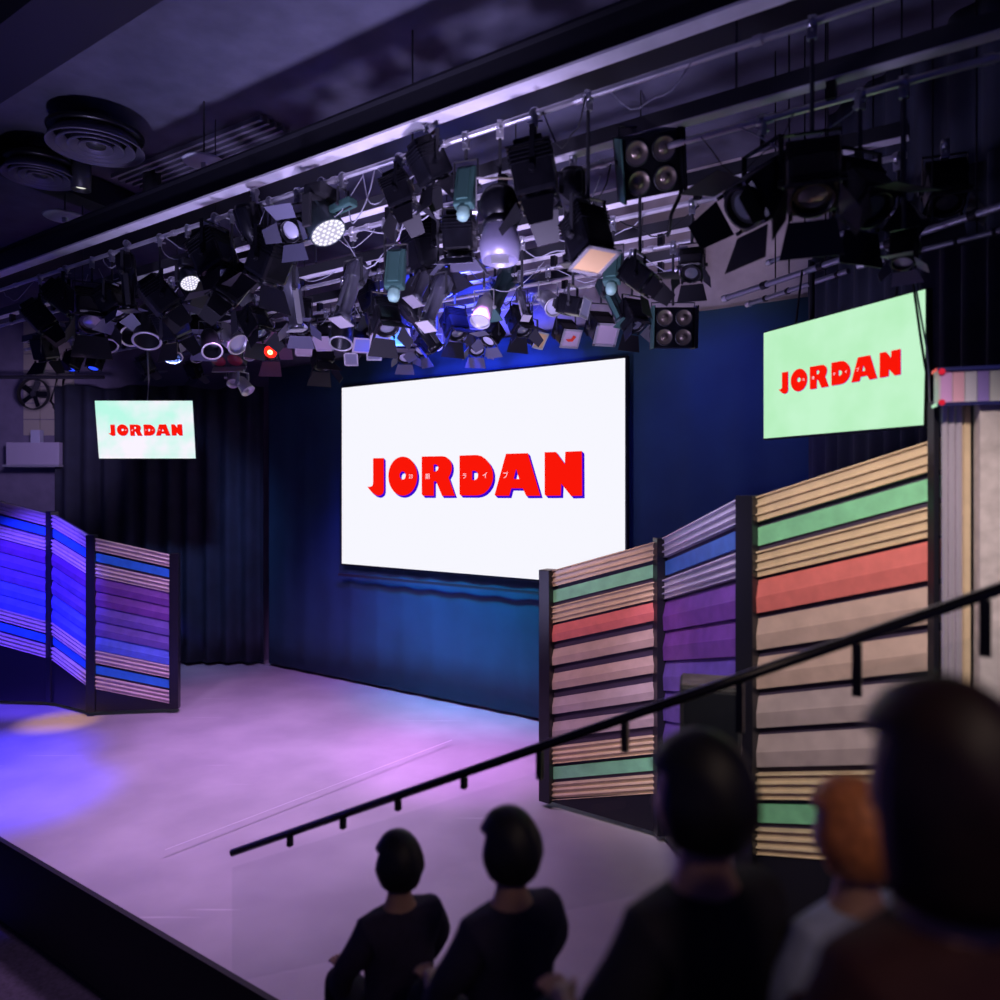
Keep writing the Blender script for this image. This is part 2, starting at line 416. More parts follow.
# left television
M_mintw = screen_mat('pale_display', s2l((188, 250, 232)), s2l((250, 244, 255)), 1.6, 1.0)
a = at(97, 430, 11.0); b = at(194, 429.5, 11.0)
wL = (b-a).length; hL = .845
tl = display('television', 'small whitish television with red JORDAN lettering, hung before the black curtain', 'television',
             (a+b)/2, (math.radians(8), 0, .0), wL, hL, M_mintw, .012, .05, 'side televisions')
logo(tl, wL)
c = (a+b)/2
for i, dx in enumerate((-.05, .02)):
    pass
tag(MB().path([(c.x-.02, c.y+.1, c.z+.4), (c.x+.0, c.y+.1, c.z+.75), (c.x-.03, c.y+.1, c.z+1.35)], .012).build('hanging_pole', M_lgrey),
    'thin pale pole holding up the small left television', 'pole')
ro = (Vector((0, 0, 4.20))+Vector((tr.location.x, tr.location.y, 0)))
for k, (s, lab) in enumerate(((-.35, 'thin steel rod above the middle of the green television'), (.50, 'steel rod above the outer edge of the green television'))):
    p = Vector((tr.location.x, tr.location.y, 0))+dv.normalized()*s
    n = Vector((-dv.y, dv.x, 0)).normalized()*-.0
    tag(MB().tube((p.x, p.y+.03, 4.15), (p.x+.06, p.y+.05, 4.60), .008).build('hanging_rod', M_flap), lab, 'rod', 'rods that carry the green television')

# ------------------------------------------------------------------ scenery panels
M_post = mat('black_post', (.012, .012, .02), .35, .1)
M_backb = mat('dark_backing', (.045, .03, .075), .7)
def wood(name, c, n=.12, r=.5): return mat(name, c, r, 0, noise=n, nscale=9)
M_beige = wood('beige_trim', (.70, .55, .38), .08, .35)
M_rose = wood('rose_beige_trim', (.62, .50, .50), .08, .35)
M_greenb = wood('green_stripe', (.26, .70, .40))
M_blueb = wood('blue_stripe', (.03, .22, .80))
M_redb = wood('red_board', (.74, .19, .18), .1)
M_tan = wood('tan_board', (.56, .41, .37), .1)
M_purp = wood('purple_board', (.18, .055, .33), .15)
M_viol = wood('violet_board', (.15, .09, .42), .15)
M_bluv = wood('blue_lit_board', (.10, .16, .75), .15)  # purple boards with the blue stage light mixed into the colour

def scenery_panel(lab, P0, P1, zt0, zt1, bands, post_at=(), post_w=.12, post_d=.15, base=True, group='striped scenery panels'):
    """bands: list of (kind, height, gap_below, material) from the top"""
    P0 = Vector((*P0, 0)); P1 = Vector((*P1, 0)); d = P1-P0; L = d.length; d.normalize()
    n = Vector((d.y, -d.x, 0))                                   # towards the audience
    if n.y > 0: n = -n
    t = thing('scenery_panel', lab, 'scenery panel', P0, 0, group)
    def P(u, o, z): q = d*u+n*o; return Vector((q.x, q.y, z+(zt1-zt0)*u/L))
    tot = sum(b[1]+b[2] for b in bands)
    mb = MB(); z = zt0
    def extr(mb, prof, u0, u1):
        prof = prof
        A = [mb.bm.verts.new(P(u0, o, zz)) for o, zz in prof]; B = [mb.bm.verts.new(P(u1, o, zz)) for o, zz in prof]
        for i in range(len(prof)): 
            j = (i+1) % len(prof); mb.bm.faces.new((A[i], A[j], B[j], B[i]))
        mb.bm.faces.new(A[::-1]); mb.bm.faces.new(B)
    mb = MB(); extr(mb, [(0, zt0), (0, zt0-tot), (-.03, zt0-tot), (-.03, zt0)], 0, L); mb.build('backing_board', M_backb, t)
    for kind, h, gap, m in bands:
        mb = MB()
        if kind == 'trim':        # three stepped ribs
            s = h/3; pr = [(-.001, z-h), (-.001, z)]
            for k in range(3):
                zz = z-k*s; pr += [(.045, zz-.002), (.050, zz-.012), (.030, zz-.018), (.026, zz-s+.004)]
            pr.append((.045, z-h+.002))
            extr(mb, pr, 0, L); mb.build('ribbed_trim', m, t)
        elif kind == 'flat':
            extr(mb, [(0, z), (.02, z), (.02, z-h), (0, z-h)], 0, L); mb.build('stripe', m, t)
        else:                     # lapped board: upper face leans out, lower face upright
            extr(mb, [(0, z), (.014, z), (.040, z-h*.48), (.043, z-h*.52), (.036, z-h), (0, z-h)], 0, L); mb.build('lapped_board', m, t)
        z -= h+gap
    # black base, from the sloping lower edge down to the floor
    zb = zt0-tot; A = [P0*0+d*0+n*.0, d*L]
    if base:
        mb = MB()
        q = [Vector((0, 0, 0)), d*L, d*L+Vector((0, 0, max(.02, zb+(zt1-zt0)))), Vector((0, 0, max(.02, zb)))]
        mb.plate(q, .03); mb.build('base_board', M_post, t)
    for u, zt in post_at:
        mb = MB(); uu = u*L
        c = d*uu; ztop = zt
        c = c+n*(post_d-.12)/2; mb.box((c.x, c.y, ztop/2), (post_w, post_d, ztop), rot=Matrix.Rotation(math.atan2(d.y, d.x), 3, 'Z'), bev=.006)
        mb.build('post', M_post, t)
    return t
TR = ('trim', .165, .030); 
def bandsL(m, laps): return [('trim', .165, .035, m), ('flat', .11, .035, M_blueb), ('trim', .165, .0, m)] + laps + [('trim', .165, .035, m), ('flat', .11, .035, M_blueb), ('trim', .165, 0., m)]
B_ = at(92, 711, 10.04); C_ = at(175, 708, 10.18); A_ = at(52, 700, 10.5)
lapsC = [('lap', .19, .008, M_purp), ('lap', .19, .008, M_purp), ('lap', .19, .008, M_viol), ('lap', .19, .008, M_viol), ('lap', .19, .008, M_bluv)]
lapsD = [('lap', .19, .008, M_purp), ('lap', .19, .008, M_viol), ('lap', .19, .008, M_viol), ('lap', .19, .008, M_bluv), ('lap', .19, .008, M_bluv)]
scenery_panel('right panel of the left scenery screen, rose trims over purple boards', (B_.x, B_.y), (C_.x, C_.y), 2.33, 2.07, bandsL(M_rose, lapsC), [(0, 2.36), (1, 2.10)], .115, .12)
scenery_panel('narrow angled middle panel of the left scenery screen, purple boards lit blue', (A_.x, A_.y), (B_.x-.05, B_.y+.03), 2.63, 2.35, bandsL(M_rose, lapsD), [(0, 2.66)], .115, .12)
scenery_panel('outermost panel of the left scenery screen at the far left edge, blue and purple boards', (A_.x-1.9, A_.y+.15), (A_.x-.07, A_.y), 3.08, 2.63, bandsL(M_rose, lapsD), [])

def bandsR(trim, stripe, laps, h=.17, f=.12): return [('trim', h, .035, trim), ('flat', f, .035, stripe), ('trim', h, .02, trim)] + laps + [('trim', h, .035, trim), ('flat', f, .035, stripe), ('trim', h, 0, trim)]
M_mauve = wood('mauve_board', (.50, .40, .43), .1)
l1 = [('lap', .16, .072, M_redb), ('lap', .15, .082, M_tan), ('lap', .15, .082, M_tan), ('lap', .15, .082, M_mauve), ('lap', .15, .08, M_mauve)]
l3 = [('lap', .215, .035, M_redb), ('lap', .205, .05, M_tan), ('lap', .205, .05, M_tan), ('lap', .205, .05, M_mauve), ('lap', .205, .04, M_mauve)]
l2 = [('lap', .25, .006, M_purp)]*2+[('lap', .25, .006, M_viol)]*3
R1 = at(549, 600, 7.2); R2 = at(665, 600, 6.5); R3 = at(745, 600, 5.0); R4 = at(942, 600, 4.1)
scenery_panel('farthest panel of the right scenery screen, beside the big white screen', (R1.x, R1.y), (R2.x, R2.y), 2.19, 2.55, bandsR(M_beige, M_greenb, l1, .16, .115), [(0, 2.21)], .12)
scenery_panel('narrow angled middle panel of the right scenery screen with purple boards', (R2.x, R2.y), (R3.x, R3.y), 2.55, 2.93, bandsR(M_lgrey and wood('silver_trim', (.55, .52, .62), .05, .3), wood('deep_blue_stripe', (.05, .16, .48)), l2), [(0, 2.56)], .12)
scenery_panel('nearest and widest panel of the right scenery screen, red and tan boards', (R3.x+.03, R3.y-.03), (R4.x, R4.y), 2.92, 3.27, bandsR(M_beige, M_greenb, l3), [(0, 2.945)], .125)

# ------------------------------------------------------------------ right-hand pillar, sign box, rough wall
M_stucco = mat('rough_white_stucco', (.60, .53, .56), .9, noise=.15, nscale=14, bump=1.0, bscale=32)
t = thing('side_pillar', 'chrome-tubed pillar at the end of the right scenery screen', 'pillar', (2.335, 3.98, 0), 0)
for k in range(3):
    MB().tube((.032*k+.025, -.01*k, 0), (.032*k+.025, -.01*k, 3.46), .016, n=20).build('tube', mat('polished_tube', (.72, .66, .78), .22, .55), t)
MB().box((.0, .06, 1.73), (.03, .06, 3.46)).build('back_plate', M_post, t)
MB().box((.122, .0, 1.73), (.030, .08, 3.46)).build('edge_strip', M_beige, t)
mb = MB(); mb.box((0, 0, 0), (1.6, .12, 3.46))
w = mb.build('rough_wall', M_stucco); w.location = (2.475+.76, 3.9-.26, 1.73); w.rotation_euler = (0, 0, -.33); struct(w)
t = thing('sign_box', 'coloured box beam with red corner lamps on top of the chrome pillar', 'sign box', (2.285, 3.93, 3.425), -.33)
cols = [(.55, .30, .65), (.65, .35, .5), (.5, .48, .62), (.28, .2, .6), (.55, .55, .6), (.6, .6, .62), (.4, .4, .5), (.55, .55, .6)]
MB().box((.85, 0, .09), (1.7, .10, .16)).build('core', M_lgrey, t)
for k, cc in enumerate(cols):
    MB().box((.035+.055*k, -.055, .09), (.05, .012, .155)).build('colour_panel', mat('panel_%d' % k, cc, .35), t)
MB().box((.85, -.01, .18), (1.72, .13, .018)).build('upper_edge', M_chrome, t)
MB().box((.85, -.01, 0.0), (1.72, .13, .018)).build('lower_edge', M_chrome, t)
for z in (.01, .17):
    MB().sphere((.012, -.07, z), .016).build('red_lamp', emis('dim_red', (.8, .02, .05), .8), t)

# left side wall furniture
M_tile = mat('cream_tile', (.50, .45, .36), .5)
M_grout = mat('dark_grout', (.06, .05, .05), .8)
mb = MB()
for i in range(3):
    for j in range(7):
        mb.box((-8.28+i*.3, 13.27, 4.05+j*.29), (.285, .03, .275))
o = mb.build('tile_wall', M_tile); struct(o)
t = thing('wall_ledge', 'grey wall cabinet under the tiled strip at the far left', 'cabinet', (-7.95, 13.0, 3.36), 0)
MB().box((0, 0, .2), (.9, .5, .4), bev=.01).build('body', mat('ledge_grey', (.45, .40, .52), .6), t)
MB().box((0, -.02, .0), (.96, .56, .04)).build('bottom_trim', M_lgrey, t)
MB().box((.05, -.2, .5), (.16, .12, .22), bev=.01).build('top_box', M_lensW, t)
t = thing('wall_fan', 'dark round wall fan beside the cream tiles', 'fan', at(34, 394, 12.6), 0)
MB().lathe([(.26, .05), (.27, 0), (.25, -.04), (.25, .05)], 28, rot=Matrix.Rotation(PI/2, 3, 'X')).build('ring', M_dgrey, t)
for k in range(5):
    MB().box((.12*math.cos(k*1.257), .0, .12*math.sin(k*1.257)), (.2, .01, .09), rot=Matrix.Rotation(-k*1.257, 3, 'Y') @ Matrix.Rotation(.4, 3, 'X')).build('blade', M_black, t)
MB().box((0, .12, .0), (.08, .3, .08)).build('arm', M_dgrey, t)
for k, pts in enumerate([[(-7.62, 13.1, 4.9), (-7.7, 13.1, 4.3), (-7.55, 13.08, 3.95), (-7.66, 13.1, 3.6)], [(-7.72, 13.1, 4.95), (-7.85, 13.1, 4.5), (-7.6, 13.06, 4.2), (-7.62, 13.1, 3.75)], [(-7.8, 13.1, 4.4), (-7.68, 13.05, 4.25), (-7.56, 13.1, 4.42)]]):
    tag(MB().path(pts, .02).build('cable', M_bcable), ['thin black cable down the cream tiles, straightest of three', 'loosely swinging black cable down the cream tiles', 'short black cable loop across the cream tiles'][k], 'cable', 'cables on the tiled wall')
tag(MB().tube((-9.2, 12.5, 4.83), (-6.6, 12.5, 4.83), .03).build('curtain_rail', M_dgrey), 'dark horizontal rail above the left end of the black curtain', 'rail')

# ------------------------------------------------------------------ grid of channels and pipes
ROWS = {0: (5.06, 5.44), 1: (5.58, 5.20), 2: (6.82, 5.20), 3: (7.88, 5.20), 4: (8.85, 5.20)}
LIM = {0: (-8.6, 4.2), 1: (-8.4, 4.0), 2: (-7.6, 2.7), 3: (-6.8, 1.72), 4: (-5.4, 1.9)}
RL = {0: 'front row below the long beam', 1: 'second row', 2: 'third row', 3: 'fourth row ending above the back wall patch', 4: 'last row nearest the big screen'}
for r, (Yc, z) in ROWS.items():
    x0, x1 = LIM[r]; a = rowp(x0, Yc, z); b = rowp(x1, Yc, z)
    mb = MB(); mb.tube(a, b, .021, n=14)
    L = (b-a).length; k = 0.
    while k < L:
        p = a+(b-a)*(k/L); q = a+(b-a)*((k+.05)/L); mb.tube(p, q, .028, n=12); k += 1.1
    tag(mb.build('lighting_pipe', M_pipe), 'thin steel lighting pipe, %s' % RL[r], 'pipe', 'lighting pipes over the stage')
    if r:
        c = (rowp(x0, Yc-.02, 5.31)+rowp(x1, Yc-.02, 5.31))/2
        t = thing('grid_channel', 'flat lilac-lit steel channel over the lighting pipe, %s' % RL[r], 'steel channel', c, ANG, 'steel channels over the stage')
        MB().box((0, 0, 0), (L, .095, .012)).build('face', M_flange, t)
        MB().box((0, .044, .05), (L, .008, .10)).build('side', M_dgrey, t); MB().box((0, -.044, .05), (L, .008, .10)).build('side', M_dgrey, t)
        mb = MB(); k = -L/2+.3
        while k < L/2: mb.box((k, 0, -.05), (.05, .06, .12)); k += 1.13
        mb.build('brackets', M_black, t)['kind'] = 'stuff'
        mb = MB(); k = -L/2+.5
        while k < L/2: mb.tube((k, 0, .05), (k, 0, 6.68-5.31), .007, n=6); k += 2.6
        mb.build('hanger_rods', M_dgrey, t)['kind'] = 'stuff'
# second pipe of the last row and of the fourth
for r, (Yc, z, x0, x1, lab) in enumerate([(8.3, 5.18, -5.2, 1.0, 'thin extra pipe between the fourth and the last row'), (9.3, 5.2, -4.8, .9, 'thin extra pipe close in front of the backdrop curtain')]):
    tag(MB().tube(rowp(x0, Yc, z), rowp(x1, Yc, z), .017).build('lighting_pipe', M_pipe), lab, 'pipe', 'lighting pipes over the stage')
# side pipes on the right
def sidepipe(p, q, z, lab, r=.023):
    Ya = (z-H)*F/(HZ-p[1]); Yb = (z-H)*F/(HZ-q[1]); a = at(*p, Ya); b = at(*q, Yb)
    t = thing('side_pipe', lab, 'pipe', a, 0, 'pipes above the green television')
    d = b-a
    MB().tube((0, 0, 0), d, r, n=16).build('tube', mat('dull_pipe', (.30, .30, .36), .38, .7), t)
    MB().tube(-d.normalized()*.03, d.normalized()*.02, r*1.3, n=16).build('end_cap', M_lgrey, t)
    for k in (.18, .42, .66, .9):
        MB().tube(d*k, d*(k+.02), r*1.4, n=12).build('collar', M_black, t)
    for k in (.3, .8):
        MB().tube(d*k, d*k+Vector((0, 0, 6.68-z)), .006, n=6).build('hanger', M_black, t)
sidepipe((726, 298), (1010, 203), 4.6, 'long dull side pipe just above the green television, nearest its top edge')
sidepipe((749, 304), (848, 271), 4.62, 'short dull side pipe ending above the corner of the green television', .02)
sidepipe((770, 262), (905, 209), 4.95, 'dull side pipe higher up over the green television', .02)
sidepipe((862, 265), (1010, 228), 4.5, 'short thin side pipe at the right edge of the photo', .017)
tag(MB().tube(at(812, 262, 5.7), at(812, 330, 5.7), .02).build('drop_post', M_flap), 'black vertical drop post behind the green television', 'post')
Y = 4.3
tag(MB().path([at(905, 235, 4.6), at(914, 290, 4.5), at(921, 340, 4.42), at(926, 372, 4.4), at(925, 425, 4.38)], .008).build('cable', M_bcable), 'black cable hanging across the outer edge of the green television', 'cable', 'cables by the green television')
tag(MB().path([at(908, 235, 4.6), at(918, 300, 4.48), at(927, 350, 4.4), at(929, 372, 4.38), at(930, 430, 4.38)], .006).build('cable', M_cable), 'thin pale cable hanging past the outer edge of the green television', 'cable', 'cables by the green television')

# ------------------------------------------------------------------ stage lights
def proto_clamp():
    mb = MB(); mb.box((0, 0, -.04), (.05, .035, .10), bev=.005)
    mb.lathe([(.024, -.02), (.036, -.02), (.036, .02), (.024, .02), (.024, -.02)], 14, (0, 0, 0), Matrix.Rotation(PI/2, 3, 'Y'))
    mb.tube((0, -.05, -.05), (0, .05, -.05), .008, n=8)
    return mb
PARTS = {}
def part(name, mb, mats, sub=None, label=None):
    o = mb.build(name, mats); C.objects.unlink(o)
    return {'o': o, 'name': name, 'sub': sub or []}
def yoke(w, h=.25):
    mb = MB(); mb.box((0, 0, h), (w+.02, .03, .006)); mb.box((w/2+.008, 0, h/2-.01), (.006, .03, h+.03)); mb.box((-w/2-.008, 0, h/2-.01), (.006, .03, h+.03))
    mb.tube((w/2, 0, 0), (w/2+.035, 0, 0), .02, n=10); mb.tube((-w/2, 0, 0), (-w/2-.035, 0, 0), .02, n=10)
    mb.tube((0, 0, h), (0, 0, h+.03), .012, n=8)
    return mb
def fresnel_housing(w=.25, l=.30):
    mb = MB(); mb.box((0, 0, .02), (w, w, l), bev=.03)
    for k in range(5): mb.box((0, 0, .06+k*.025), (w+.012, w+.012, .008))
    mb.box((0, 0, .19), (w*.7, w*.7, .06), bev=.015)
    mb.lathe([(w*.40, -.10), (w*.46, -.14), (w*.46, -.16), (w*.40, -.16), (w*.38, -.13)], 22)
    mb.box((w*.42, w*.42, -.15), (.02, .02, .03)); mb.box((-w*.42, w*.42, -.15), (.02, .02, .03)); mb.box((w*.42, -w*.42, -.15), (.02, .02, .03)); mb.box((-w*.42, -w*.42, -.15), (.02, .02, .03))
    return mb
def lensm(r, z, bulge=.02): return MB().lathe([(.0001, z-bulge), (r*.35, z-bulge*.9), (r*.7, z-bulge*.5), (r, z)], 22)
def door(side, w=.25, l=.2, ang=30):
    a = math.radians(ang); z0 = -.165; r0 = w/2
    top = w*.48 if side % 2 == 0 else w*.40; bot = top*1.35 if side % 2 == 0 else top*.7
    pts = [(-top, r0, z0), (top, r0, z0), (bot, r0+l*math.sin(a), z0-l*math.cos(a)), (-bot, r0+l*math.sin(a), z0-l*math.cos(a))]
    R = Matrix.Rotation(side*PI/2, 3, 'Z')
    return MB().plate([R @ Vector(p) for p in pts], .003)
def gel_frame(w=.26):
    mb = MB(); t = .025
    for sx in (-1, 1): mb.box((sx*(w/2-t/2), 0, -.175), (t, w, .006))
    for sy in (-1, 1): mb.box((0, sy*(w/2-t/2), -.175), (w, t, .006))
    return mb
def P(name, mb, m, sub=None): return part(name, mb, m, sub)
K = {}
K['fresnel'] = ([P('clamp', proto_clamp(), M_clampm)], P('yoke', yoke(.27), M_black),
    P('housing', fresnel_housing(), M_black, [P('lens', lensm(.10, -.12), M_lens)]+[P('barn_door', door(s, ang=a, l=.19), M_flap) for s, a in ((0, 35), (1, 28), (2, 40), (3, 22))]))
K['fresnel_wide'] = ([P('clamp', proto_clamp(), M_clampm)], P('yoke', yoke(.27), M_dgrey),
    P('housing', fresnel_housing(.25, .26), M_black, [P('lens', lensm(.10, -.12), M_lensW)]+[P('barn_door', door(s, ang=a, l=.17), mat('grey_flap', (.10, .10, .16), .5, .2)) for s, a in ((0, 62), (1, 48), (2, 70), (3, 35))]))
def gl(m): return ([P('clamp', proto_clamp(), M_clampm)], P('yoke', yoke(.24), M_dgrey),
    P('housing', fresnel_housing(.22, .30), M_black, [P('gel', MB().box((0, 0, -.172), (.21, .21, .002)), m), P('gel_frame', gel_frame(.25), M_lgrey), P('rear_cap', MB().box((0, 0, .24), (.1, .1, .05), bev=.01), M_dgrey)]))
K['gel_pink'] = gl(M_gelP); K['gel_blue'] = gl(M_gelB); K['gel_grey'] = gl(M_gelG); K['gel_amber'] = gl(M_gelO)
kk = gl(M_gelP); kk[2]['sub'].append(P('red_mark', MB().plate([(-.06, .03, -.176), (-.02, .05, -.176), (.0, .0, -.176), (.07, -.01, -.176), (.03, -.04, -.176), (-.03, -.03, -.176)], .002), mat('red_gel_mark', (.8, .05, .02), .5)))
K['gel_marked'] = kk
def par_h():
    mb = MB(); mb.lathe([(.0001, .17), (.06, .17), (.085, .13), (.105, .08), (.112, -.02), (.115, -.22), (.120, -.225), (.120, -.235), (.108, -.235), (.106, -.03), (.02, -.02), (.0001, -.02)], 26)
    mb.box((0, 0, .2), (.09, .09, .07), bev=.01)
    return mb
K['par'] = ([P('clamp', proto_clamp(), M_clampm)], P('yoke', yoke(.24, .22), M_dgrey),
    P('can', par_h(), mat('can_black', (.02, .02, .03), .32, .5), [P('lens', lensm(.10, -.06), M_lens), P('rim', MB().lathe([(.106, -.232), (.125, -.228), (.127, -.24), (.106, -.242), (.106, -.232)], 26), M_lgrey)]))
K['par_frost'] = ([P('clamp', proto_clamp(), M_clampm)], P('yoke', yoke(.24, .22), M_lgrey),
    P('can', par_h(), M_lgrey, [P('lens', lensm(.106, -.20), M_lensW), P('rim', MB().lathe([(.106, -.232), (.125, -.228), (.127, -.24), (.106, -.242), (.106, -.232)], 26), M_lgrey)]))
def prof_h():
    mb = MB(); mb.lathe([(.0001, .22), (.07, .22), (.085, .19), (.085, .02), (.06, -.02), (.058, -.30), (.075, -.31), (.075, -.36), (.06, -.36), (.056, -.33)], 22)
    mb.box((0, 0, .12), (.15, .15, .16), bev=.02); mb.box((0, .08, -.1), (.02, .03, .3))
    for s in (-1, 1): mb.box((s*.08, 0, -.0), (.05, .01, .02)); 
    return mb
def prof(m, m2): return ([P('clamp', proto_clamp(), M_lgrey)], P('yoke', yoke(.19, .22), M_dgrey),
    P('barrel', prof_h(), m, [P('lens', lensm(.057, -.335, .012), M_lens), P('front_frame', MB().box((0, 0, -.37), (.16, .16, .008)), m2), P('rail', MB().box((.07, .02, -.16), (.014, .05, .32), bev=.004), m2)]))
K['profile'] = prof(M_black, M_dgrey); K['profile_silver'] = prof(mat('dark_silver', (.20, .20, .26), .3, .7), M_lgrey); K['profile_green'] = prof(mat('dark_green_black', (.02, .04, .045), .4, .3), M_green)
def rect_h():
    mb = MB(); mb.box((0, 0, 0), (.17, .10, .36), bev=.02); mb.box((0, .06, 0), (.10, .02, .28), bev=.005)
    mb.tube((0, 0, -.18), (0, 0, -.25), .05, n=16)
    return mb
K['green_box'] = ([P('clamp', proto_clamp(), M_clampm)], P('yoke', yoke(.19, .22), M_dgrey),
    P('housing', rect_h(), M_green, [P('side_slot', MB().box((0, -.052, 0), (.04, .006, .26)), M_black), P('nose', MB().lathe([(.0001, -.30), (.04, -.29), (.055, -.25), (.05, -.2)], 16), mat('pale_green', (.25, .45, .38), .5))]))
def wash_base():
    mb = MB(); mb.box((0, 0, .22), (.26, .20, .10), bev=.02); mb.box((0, 0, .28), (.1, .1, .04)); return mb
def wash_h():
    mb = MB(); mb.lathe([(.0001, .17), (.07, .17), (.12, .12), (.145, .02), (.15, -.10), (.153, -.12), (.145, -.125), (.14, -.11)], 28)
    for k in range(8): mb.box((.125*math.cos(k*PI/4), .125*math.sin(k*PI/4), .06), (.02, .02, .12), rot=Matrix.Rotation(k*PI/4, 3, 'Z'))
    return mb
def wash_arm():
    mb = MB(); mb.box((0, 0, .16), (.36, .07, .04), bev=.01); mb.box((.175, 0, .04), (.035, .08, .26), bev=.012); mb.box((-.175, 0, .04), (.035, .08, .26), bev=.012); mb.box((0, 0, .23), (.24, .18, .10), bev=.02); return mb
def led_dots():
    mb = MB()
    mb.mi = 0; mb.lathe([(.0001, -.118), (.14, -.118), (.14, -.112), (.0001, -.112)], 28)
    mb.mi = 1
    for ring, n in ((0, 1), (.045, 6), (.09, 12), (.125, 18)):
        for k in range(n):
            a = 2*PI*k/n; mb.lathe([(.0001, -.122), (.016, -.120), (.017, -.117)], 8, (ring*math.cos(a), ring*math.sin(a), 0))
    return mb
K['wash'] = ([P('clamp', proto_clamp(), M_clampm)], P('yoke_arm', wash_arm(), M_dgrey), P('head', wash_h(), mat('head_grey', (.05, .07, .08), .4, .3), [P('led_face', led_dots(), [emis('led_plate', (.62, .58, .82), .9), emis('led_dot', (.95, .92, 1.), 1.1)])]))
K['wash_off'] = ([P('clamp', proto_clamp(), M_clampm)], P('yoke_arm', wash_arm(), M_dgrey), P('head', wash_h(), M_black, [P('led_face', led_dots(), [M_inner, M_lensW])]))
def ball_h():
    mb = MB(); mb.sphere((0, 0, .05), .15, (1, 1, 1), 20, 14); mb.lathe([(.10, -.05), (.125, -.09), (.125, -.12), (.10, -.12), (.1, -.05)], 24); return mb
K['ball'] = ([P('clamp', proto_clamp(), M_lgrey)], P('yoke', yoke(.32, .24), M_lgrey),
    P('housing', ball_h(), M_black, [P('reflector', MB().lathe([(.115, -.12), (.15, -.24), (.13, -.36), (.12, -.36), (.135, -.24), (.1, -.12)], 24), mat('lilac_skirt', (.26, .24, .38), .4, .3)), P('drop_tag', MB().box((0, .1, -.38), (.12, .01, .08)), M_lgrey)]))
def blinder_h():
    mb = MB(); mb.box((0, 0, .02), (.44, .44, .14), bev=.012)
    for sx in (-1, 1): mb.box((sx*.228, 0, 0), (.012, .46, .24))
    return mb
def blinder_cells():
    mb = MB()
    for sx in (-1, 1):
        for sy in (-1, 1):
            mb.lathe([(.0001, -.075), (.035, -.09), (.055, -.07), (.07, -.05)], 22, (sx*.105, sy*.105, 0))
    return mb
def cell(sx, sy): 
    return [P('lamp_rim', MB().lathe([(.082, -.05), (.094, -.05), (.094, -.064), (.082, -.066), (.082, -.05)], 24, (sx*.105, sy*.105, 0)), M_dgrey),
            P('reflector', MB().lathe([(.0001, -.070), (.022, -.078), (.026, -.058), (.05, -.054), (.065, -.06), (.083, -.066)], 24, (sx*.105, sy*.105, 0)), M_lensT)]
def blind(m): return ([P('clamp', proto_clamp(), M_clampm)], P('yoke', yoke(.46, .28), M_dgrey),
    P('housing', blinder_h(), m, [q for sx in (-1, 1) for sy in (-1, 1) for q in cell(sx, sy)]+[P('side_shield', MB().box((.24, 0, -.06), (.012, .46, .16)), M_green), P('side_shield', MB().box((-.24, 0, -.06), (.012, .46, .16)), M_black)]))
K['blinder'] = blind(M_black)
K['red'] = ([P('clamp', proto_clamp(), M_clampm)], P('yoke', yoke(.27), M_black),
    P('housing', fresnel_housing(), M_black, [P('lens', MB().lathe([(.0001, -.15), (.05, -.145), (.085, -.13)], 22), E_red), P('hot_filament', MB().lathe([(.012, -.153), (.035, -.153), (.035, -.148)], 14), E_redhot)]+[P('barn_door', door(s, ang=a, l=.22), mat('mauve_flap', (.16, .07, .12), .5)) for s, a in ((0, 65), (1, 68), (2, 50), (3, 72))]))
K['blue'] = ([P('clamp', proto_clamp(), M_clampm)], P('yoke', yoke(.27), M_black),
    P('housing', fresnel_housing(), M_black, [P('lens', MB().lathe([(.0001, -.17), (.05, -.165), (.10, -.14)], 22), E_blue)]))
K['twin_red'] = ([P('clamp', proto_clamp(), M_clampm)], P('yoke', yoke(.5), M_dgrey),
    P('housing', MB().box((0, 0, .02), (.48, .26, .2), bev=.02), M_dgrey, [P('filter', MB().lathe([(.0001, -.1), (.10, -.095), (.105, -.08)], 20, (sx*.12, 0, 0)), M_lensR) for sx in (-1, 1)]+[P('frame', MB().box((0, -.13, -.13), (.48, .01, .10)), M_lgrey)]))
K['bar'] = ([P('clamp', proto_clamp(), M_clampm)], P('yoke', yoke(.3), M_dgrey),
    P('housing', MB().box((0, 0, 0), (.9, .10, .12), bev=.01), mat('blue_black', (.025, .025, .10), .4, .2), [P('led_strip', MB().box((0, 0, -.062), (.84, .06, .006)), M_lens)]+[P('end_plate', MB().box((s*.455, 0, 0), (.012, .13, .15)), M_dgrey) for s in (-1, 1)]))
def mini_h():
    return MB().lathe([(.0001, .08), (.035, .08), (.055, .05), (.065, -.04), (.075, -.10), (.07, -.105), (.06, -.05), (.0001, .0)], 18)
K['mini'] = ([P('clamp', proto_clamp(), M_lgrey)], P('yoke', yoke(.13, .12), M_lgrey), P('housing', mini_h(), M_lgrey, [P('lens', lensm(.055, -.04), M_lensW)]))

